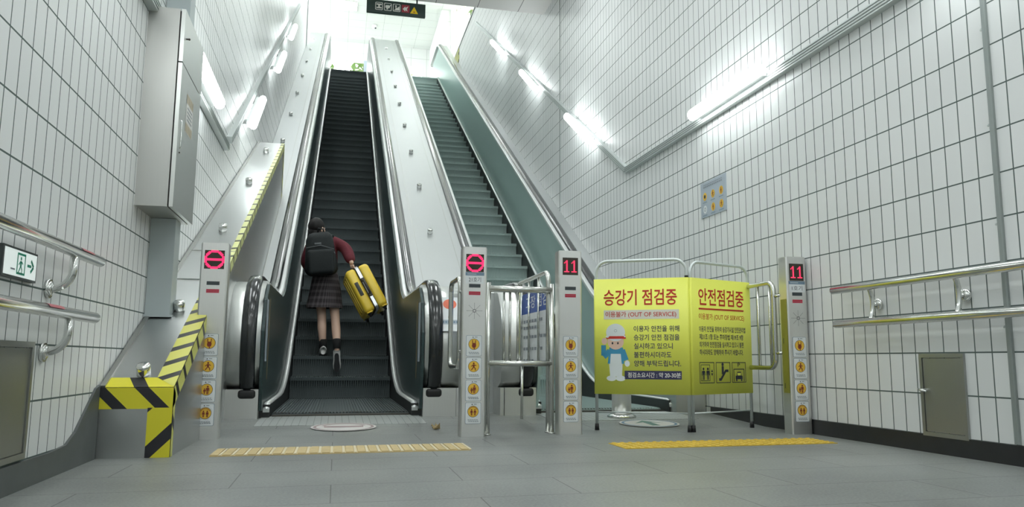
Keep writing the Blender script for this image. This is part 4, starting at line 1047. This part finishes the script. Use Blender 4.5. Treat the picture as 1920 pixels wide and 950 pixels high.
# facing up the escalator, head turned towards the right
FA = 52
def face_pt(a, z, r=.094):
    q = math.radians(90-a); return hc+Vector((r*.84*math.cos(q), r*math.sin(q), z))
body.sphere(face_pt(FA, -.012, .098), (.016, .016, .018), M['skin'], 10, 8)
body.sphere(face_pt(FA, -.062, .066), (.045, .045, .036), M['skin'], 14, 10)
for a in (FA-18, FA+18): body.sphere(face_pt(a, .012, .086), (.011, .011, .008), M['white'], 10, 8); body.sphere(face_pt(a, .012, .092), (.006, .006, .006), M['ink'], 8, 6)
body.sphere(face_pt(FA, -.05, .093), (.017, .014, .006), M['bred'], 10, 6)
for a in (FA-92, FA+92): body.sphere(face_pt(a, -.012, .088), (.019, .019, .032), M['skin'], 12, 8)
# fingers: each a short bent chain rooted in the palm
def fingers(c, along, across, curl):
    c = Vector(c); along = Vector(along).normalized(); across = Vector(across).normalized(); curl = Vector(curl).normalized()
    for i, ln in enumerate((.060, .070, .066, .052)):
        p = c+across*(-.027+.018*i)
        body.tube([p, p+along*ln*.5, p+along*ln*.8+curl*ln*.35, p+along*ln*.72+curl*ln*.75], [.0095, .009, .0085, .007], M['skin'], 8)
    p = c-across*.034-along*.02
    body.tube([p, p-across*.018+along*.03+curl*.012, p-across*.012+along*.05+curl*.03], [.011, .0095, .008], M['skin'], 8)
fingers(Vector(rhnd)+Vector((0, 0, -.01)), (.15, .25, -.9), (.5, -.9, 0), (.8, .3, .3))
fingers(Vector(lhnd), (.3, .8, .2), (0, .2, 1), (.8, .1, 0))
body.build('body', person)
# hair
hb = MB(); hb.sphere(hc+Vector((-.024, -.018, .024)), (.096, .106, .108), M['hair'], 24, 14)
hb.sphere(hc+Vector((-.030, -.045, -.055)), (.080, .065, .085), M['hair'], 20, 12)
hb.sphere(hc+Vector((-.036, -.05, -.12)), (.062, .045, .07), M['hair'], 16, 10)
for k in range(14):
    a = -1.2+2.4*k/13; x, y = .085*math.sin(a), -.075*math.cos(a)-.01
    hb.tube([hc+Vector((x-.026, y+.006, -.02)), hc+Vector((x*.92-.032, y-.006, -.10)), hc+Vector((x*.72-.036, y-.002, -.175-.01*(k % 3)))], [.016, .014, .005], M['hair'], 7)
hb.build('hair', person)
# jacket: torso and two sleeves as one garment
jp = [W3(-.120, 9.74, 1.44), wst, chs, W3(-.222, 9.775, 1.845), rsh, relb, W3(.138, 9.59, 1.605), lsh, lelb, W3(-.34, 10.0, 1.555)]
jb = skin_obj('jacket', jp, [(0, 1), (1, 2), (2, 3), (2, 4), (4, 5), (5, 6), (2, 7), (7, 8), (8, 9)], [(.175, .13), .142, .128, .07, .085, .080, .062, .078, .062, .047], M['jacket'], None, 2, 0, True)
jb.tube([W3(-.30, 9.74, 1.845), W3(-.235, 9.70, 1.885), W3(-.155, 9.74, 1.875), W3(-.18, 9.83, 1.87), W3(-.28, 9.83, 1.86)], .016, M['jacket'], 8, closed=True)
jb.build('jacket', person)
# skirt: flared, pleated
sk = MB(); n = 48; rows = [(1.50, .138, .118, -.155, 9.75), (1.40, .158, .135, -.148, 9.745), (1.25, .183, .15, -.145, 9.735), (1.075, .205, .165, -.150, 9.725)]
V = []
for z, rx, ry, cx_, cy_ in rows:
    for j in range(n):
        a = 2*PI*j/n; w = 1+.02*math.sin(a*12)*(1.5-z)/.4
        V.append(W3(cx_+rx*w*math.cos(a), cy_+ry*w*math.sin(a), z))
F = [(i*n+j, i*n+(j+1) % n, (i+1)*n+(j+1) % n, (i+1)*n+j) for i in range(3) for j in range(n)]
F = [f_[::-1] for f_ in F]
k0 = len(V); V += [(v[0]*.97+(-.06)*.03, v[1]*.97, v[2]) for v in V[3*n:4*n]]
F += [(3*n+j, 3*n+(j+1) % n, k0+(j+1) % n, k0+j) for j in range(n)]
sk.add(V, F, M['plaid'], True); sk.build('skirt', person)
def sock(a, b_, nm):
    q = MB(); a, b_ = Vector(a), Vector(b_); q.tube([a+(b_-a)*t_ for t_ in (0, .5, 1)], [.044, .042, .043], M['sock'], 16); q.build(nm, person)
sock(W3(-.150, 9.70, .715), W3(-.145, 9.70, .605), 'sock'); sock(W3(.004, 9.49, .71), W3(.009, 9.462, .60), 'sock')
def shoe(heel, toe, up, w=.046):
    """shoe from heel to toe; up = direction of the ankle"""
    q = MB(); h = Vector(heel); t_ = Vector(toe); d = (t_-h); L = d.length; d.normalize(); up = Vector(up); up = (up-d*up.dot(d)).normalized(); s_ = d.cross(up)
    n = 16; rows = [(0, .66, .085), (.06, .86, .098), (.25, .88, .092), (.45, .9, .066), (.65, 1.0, .048), (.85, .9, .036), (.96, .6, .026), (1, .3, .018)]
    V = []
    for u, ww, hh in rows:
        for j in range(n):
            a = 2*PI*j/n; V.append(h+d*(u*L)+s_*(w*ww*math.cos(a))+up*(.012+hh*(.5+.5*math.sin(a))))
    F = [(i*n+j, (i+1)*n+j, (i+1)*n+(j+1) % n, i*n+(j+1) % n) for i in range(len(rows)-1) for j in range(n)]
    F += [tuple(range(n))[::-1], tuple(range((len(rows)-1)*n, len(rows)*n))]
    q.add(V, [f_[::-1] for f_ in F], M['shoe'], True)
    sh_ = q.build('shoe', person)
    q = MB(); V = []
    out = [(.10, 0), (.13, .35), (.22, .52), (.45, .55), (.72, .72), (.9, .66), (.99, .35), (1.0, 0)]
    pts2 = [(u, ww) for u, ww in out]+[(u, -ww) for u, ww in out[-2:0:-1]]
    for lvl in (0, .014):
        for u, ww in pts2: V.append(h+d*(u*L)+s_*(w*ww)+up*lvl)
    k = len(pts2); q.add(V, [tuple(range(k)), tuple(range(k, 2*k))[::-1]]+[(j, k+j, k+(j+1) % k, (j+1) % k) for j in range(k)], M['sole'])
    q.build('sole', sh_)
shoe(W3(-.142, 9.625, .527), W3(-.152, 9.865, .527), (0, 0, 1))
shoe(W3(.008, 9.405, .575), W3(.020, 9.47, .345), (0, 1, .12))
# backpack
bp = thing('backpack', 'black backpack worn by the person on the escalator', 'backpack', W3(0, 0, 0) and (-.215, 9.56, 1.44))
O3 = Vector((-.215, 9.56, 1.44)); tilt = Matrix.Rotation(math.radians(-6), 3, 'Y')
q = MB(); q.rbox((.0, .0, .25), (.188, .095, .255), .09, M['pack'], 6, tilt)
q.v = [(v[0]*(1-.38*max(0, v[2]-.2)**1.15/.32**1.15*.8), v[1]*(1-.25*max(0, v[2]-.2)/.3), v[2]) for v in q.v]; q.build('main_bag', bp)
q = MB(); q.rbox((.012, -.085, .15), (.150, .055, .145), .045, M['pack'], 4, tilt); q.build('front_pocket', bp)
q = MB(); q.tube([(-.16, -.098, .30), (0, -.118, .335), (.15, -.098, .30)], .006, M['pack2'], 8); q.build('zip', bp)
q = MB(); q.rbox((-.03, -.104, .355), (.038, .006, .012), .005, M['pack2'], 2, tilt); q.build('badge', bp)
q = MB(); q.tube([(-.04, .01, .50), (-.035, -.02, .545), (.02, -.02, .54), (.03, .01, .49)], .010, M['pack'], 8); q.build('grab_loop', bp)
for sx in (-.12, .13):
    q = MB(); q.tube([(sx, .06, .47), (sx-.01, .15, .49), (sx-.01, .30, .42), (sx, .33, .25), (sx, .22, .08), (sx, .07, .04)], .016, M['pack'], 8); q.build('shoulder_strap', bp)
q = MB(); q.tube([(.155, -.075, .27), (.162, -.085, .25)], .005, M['pack2'], 8); q.build('buckle', bp)
# suitcase: local x = depth of the case, y = away from the viewer, z = long side
sc = thing('suitcase', 'yellow hard-shell suitcase held tilted by the person on the escalator', 'suitcase', (.30, 9.60, 1.265))
R = (Matrix.Rotation(math.radians(10), 3, 'Z') @ Matrix.Rotation(math.radians(-27), 3, 'Y') @ Matrix.Rotation(math.radians(-12), 3, 'X'))
sc.rotation_euler = R.to_euler()
hx, hy, hz = .142, .20, .275
for sx in (-1, 1):
    q = MB(); q.rbox((sx*(hx/2+.008), 0, 0), (hx/2-.006, hy, hz), .05, M['case'], 5)
    for v in (-.10, 0, .10): q.rbox((sx*(hx*1.0), v, 0), (.010, .022, hz-.06), .008, M['case'], 2)
    q.build('shell', sc)
def band(hy_, hz_, r, w, m, nm):
    q = MB(); out = []
    for cy_, cz_, t0 in ((hy_-r, hz_-r, 0), (-hy_+r, hz_-r, 90), (-hy_+r, -hz_+r, 180), (hy_-r, -hz_+r, 270)):
        for i in range(7): a = math.radians(t0+15*i); out.append((cy_+r*math.cos(a), cz_+r*math.sin(a)))
    q.prism(out, -w, w, m, 'x'); q.build(nm, sc)
band(hy+.004, hz+.004, .052, .017, M['case_fr'], 'alloy_frame'); band(hy+.0015, hz+.0015, .05, .024, M['blackrub'], 'gasket')
q = MB(); q.tube([(-.0, -hy-.004, .10), (0, -hy-.035, .085), (0, -hy-.04, 0), (0, -hy-.035, -.075), (0, -hy-.004, -.09)], .012, M['dkgrey'], 10)
q.rbox((0, -hy-.012, .10), (.02, .012, .022), .006, M['dkgrey'], 2); q.rbox((0, -hy-.012, -.09), (.02, .012, .022), .006, M['dkgrey'], 2); q.build('carry_handle', sc)
q = MB(); q.rbox((-.085, -hy-.001, .02), (.021, .008, .085), .007, M['dkgrey'], 3); q.rbox((-.085, -hy-.008, .02), (.010, .006, .07), .005, M['frame_dk'], 2); q.build('side_grip', sc)
q = MB(); q.tube([(-.03, -.07, hz), (-.03, -.07, hz+.03), (-.03, .06, hz+.03), (-.03, .06, hz)], .011, M['dkgrey'], 10); q.build('top_handle', sc)
for sx in (-.095, .095):
    for sy in (-.14, .14):
        q = MB(); q.cyl((sx, sy, -hz+.004), (sx, sy, -hz-.014), .026, M['dkgrey'], 14); q.tube([(sx-.011, sy, -hz-.026), (sx+.011, sy, -hz-.026)], .02, M['blackrub'], 14); q.build('wheel', sc)
q = MB(); q.rbox((-.095, 0, -hz+.002), (.035, .19, .006), .005, M['case'], 2); q.rbox((.095, 0, -hz+.002), (.035, .19, .006), .005, M['case'], 2); q.build('base_trim', sc)

# ------------------------------------------------------------------ light, world, camera
w = bpy.data.worlds.new('World'); S.world = w; w.use_nodes = True
bg = w.node_tree.nodes['Background']; bg.inputs['Color'].default_value = (.96, .985, 1, 1); bg.inputs['Strength'].default_value = 4.0

cam = bpy.data.cameras.new('camera'); co = bpy.data.objects.new('camera', cam); COL.objects.link(co)
FPX, PIT, YAW, ROL, CX, CY = 1505.817, .1425, .2481, .00227, 1015.16, 457.30
cam.sensor_fit = 'HORIZONTAL'; cam.sensor_width = 36; cam.lens = FPX/1920*36
cam.shift_x = -(CX-960)/1920; cam.shift_y = (CY-475)/1920
cam.clip_start = .05; cam.clip_end = 200
cyw, syw, cp, sp, cr, sr = math.cos(YAW), math.sin(YAW), math.cos(PIT), math.sin(PIT), math.cos(ROL), math.sin(ROL)
r0 = Vector((cyw, -syw, 0)); f0 = Vector((syw, cyw, 0)); u0 = Vector((0, 0, 1))
fw = f0*cp+u0*sp; up = u0*cp-f0*sp
r2 = r0*cr+up*sr; u2 = up*cr-r0*sr
Mx = Matrix(((r2.x, u2.x, -fw.x, 0), (r2.y, u2.y, -fw.y, 0), (r2.z, u2.z, -fw.z, .48989), (0, 0, 0, 1)))
co.matrix_world = Mx
S.camera = co
S.view_settings.view_transform = 'Standard'; S.view_settings.look = 'None'; S.view_settings.gamma = 1; S.view_settings.use_curve_mapping = False
S.view_settings.exposure = 1.32
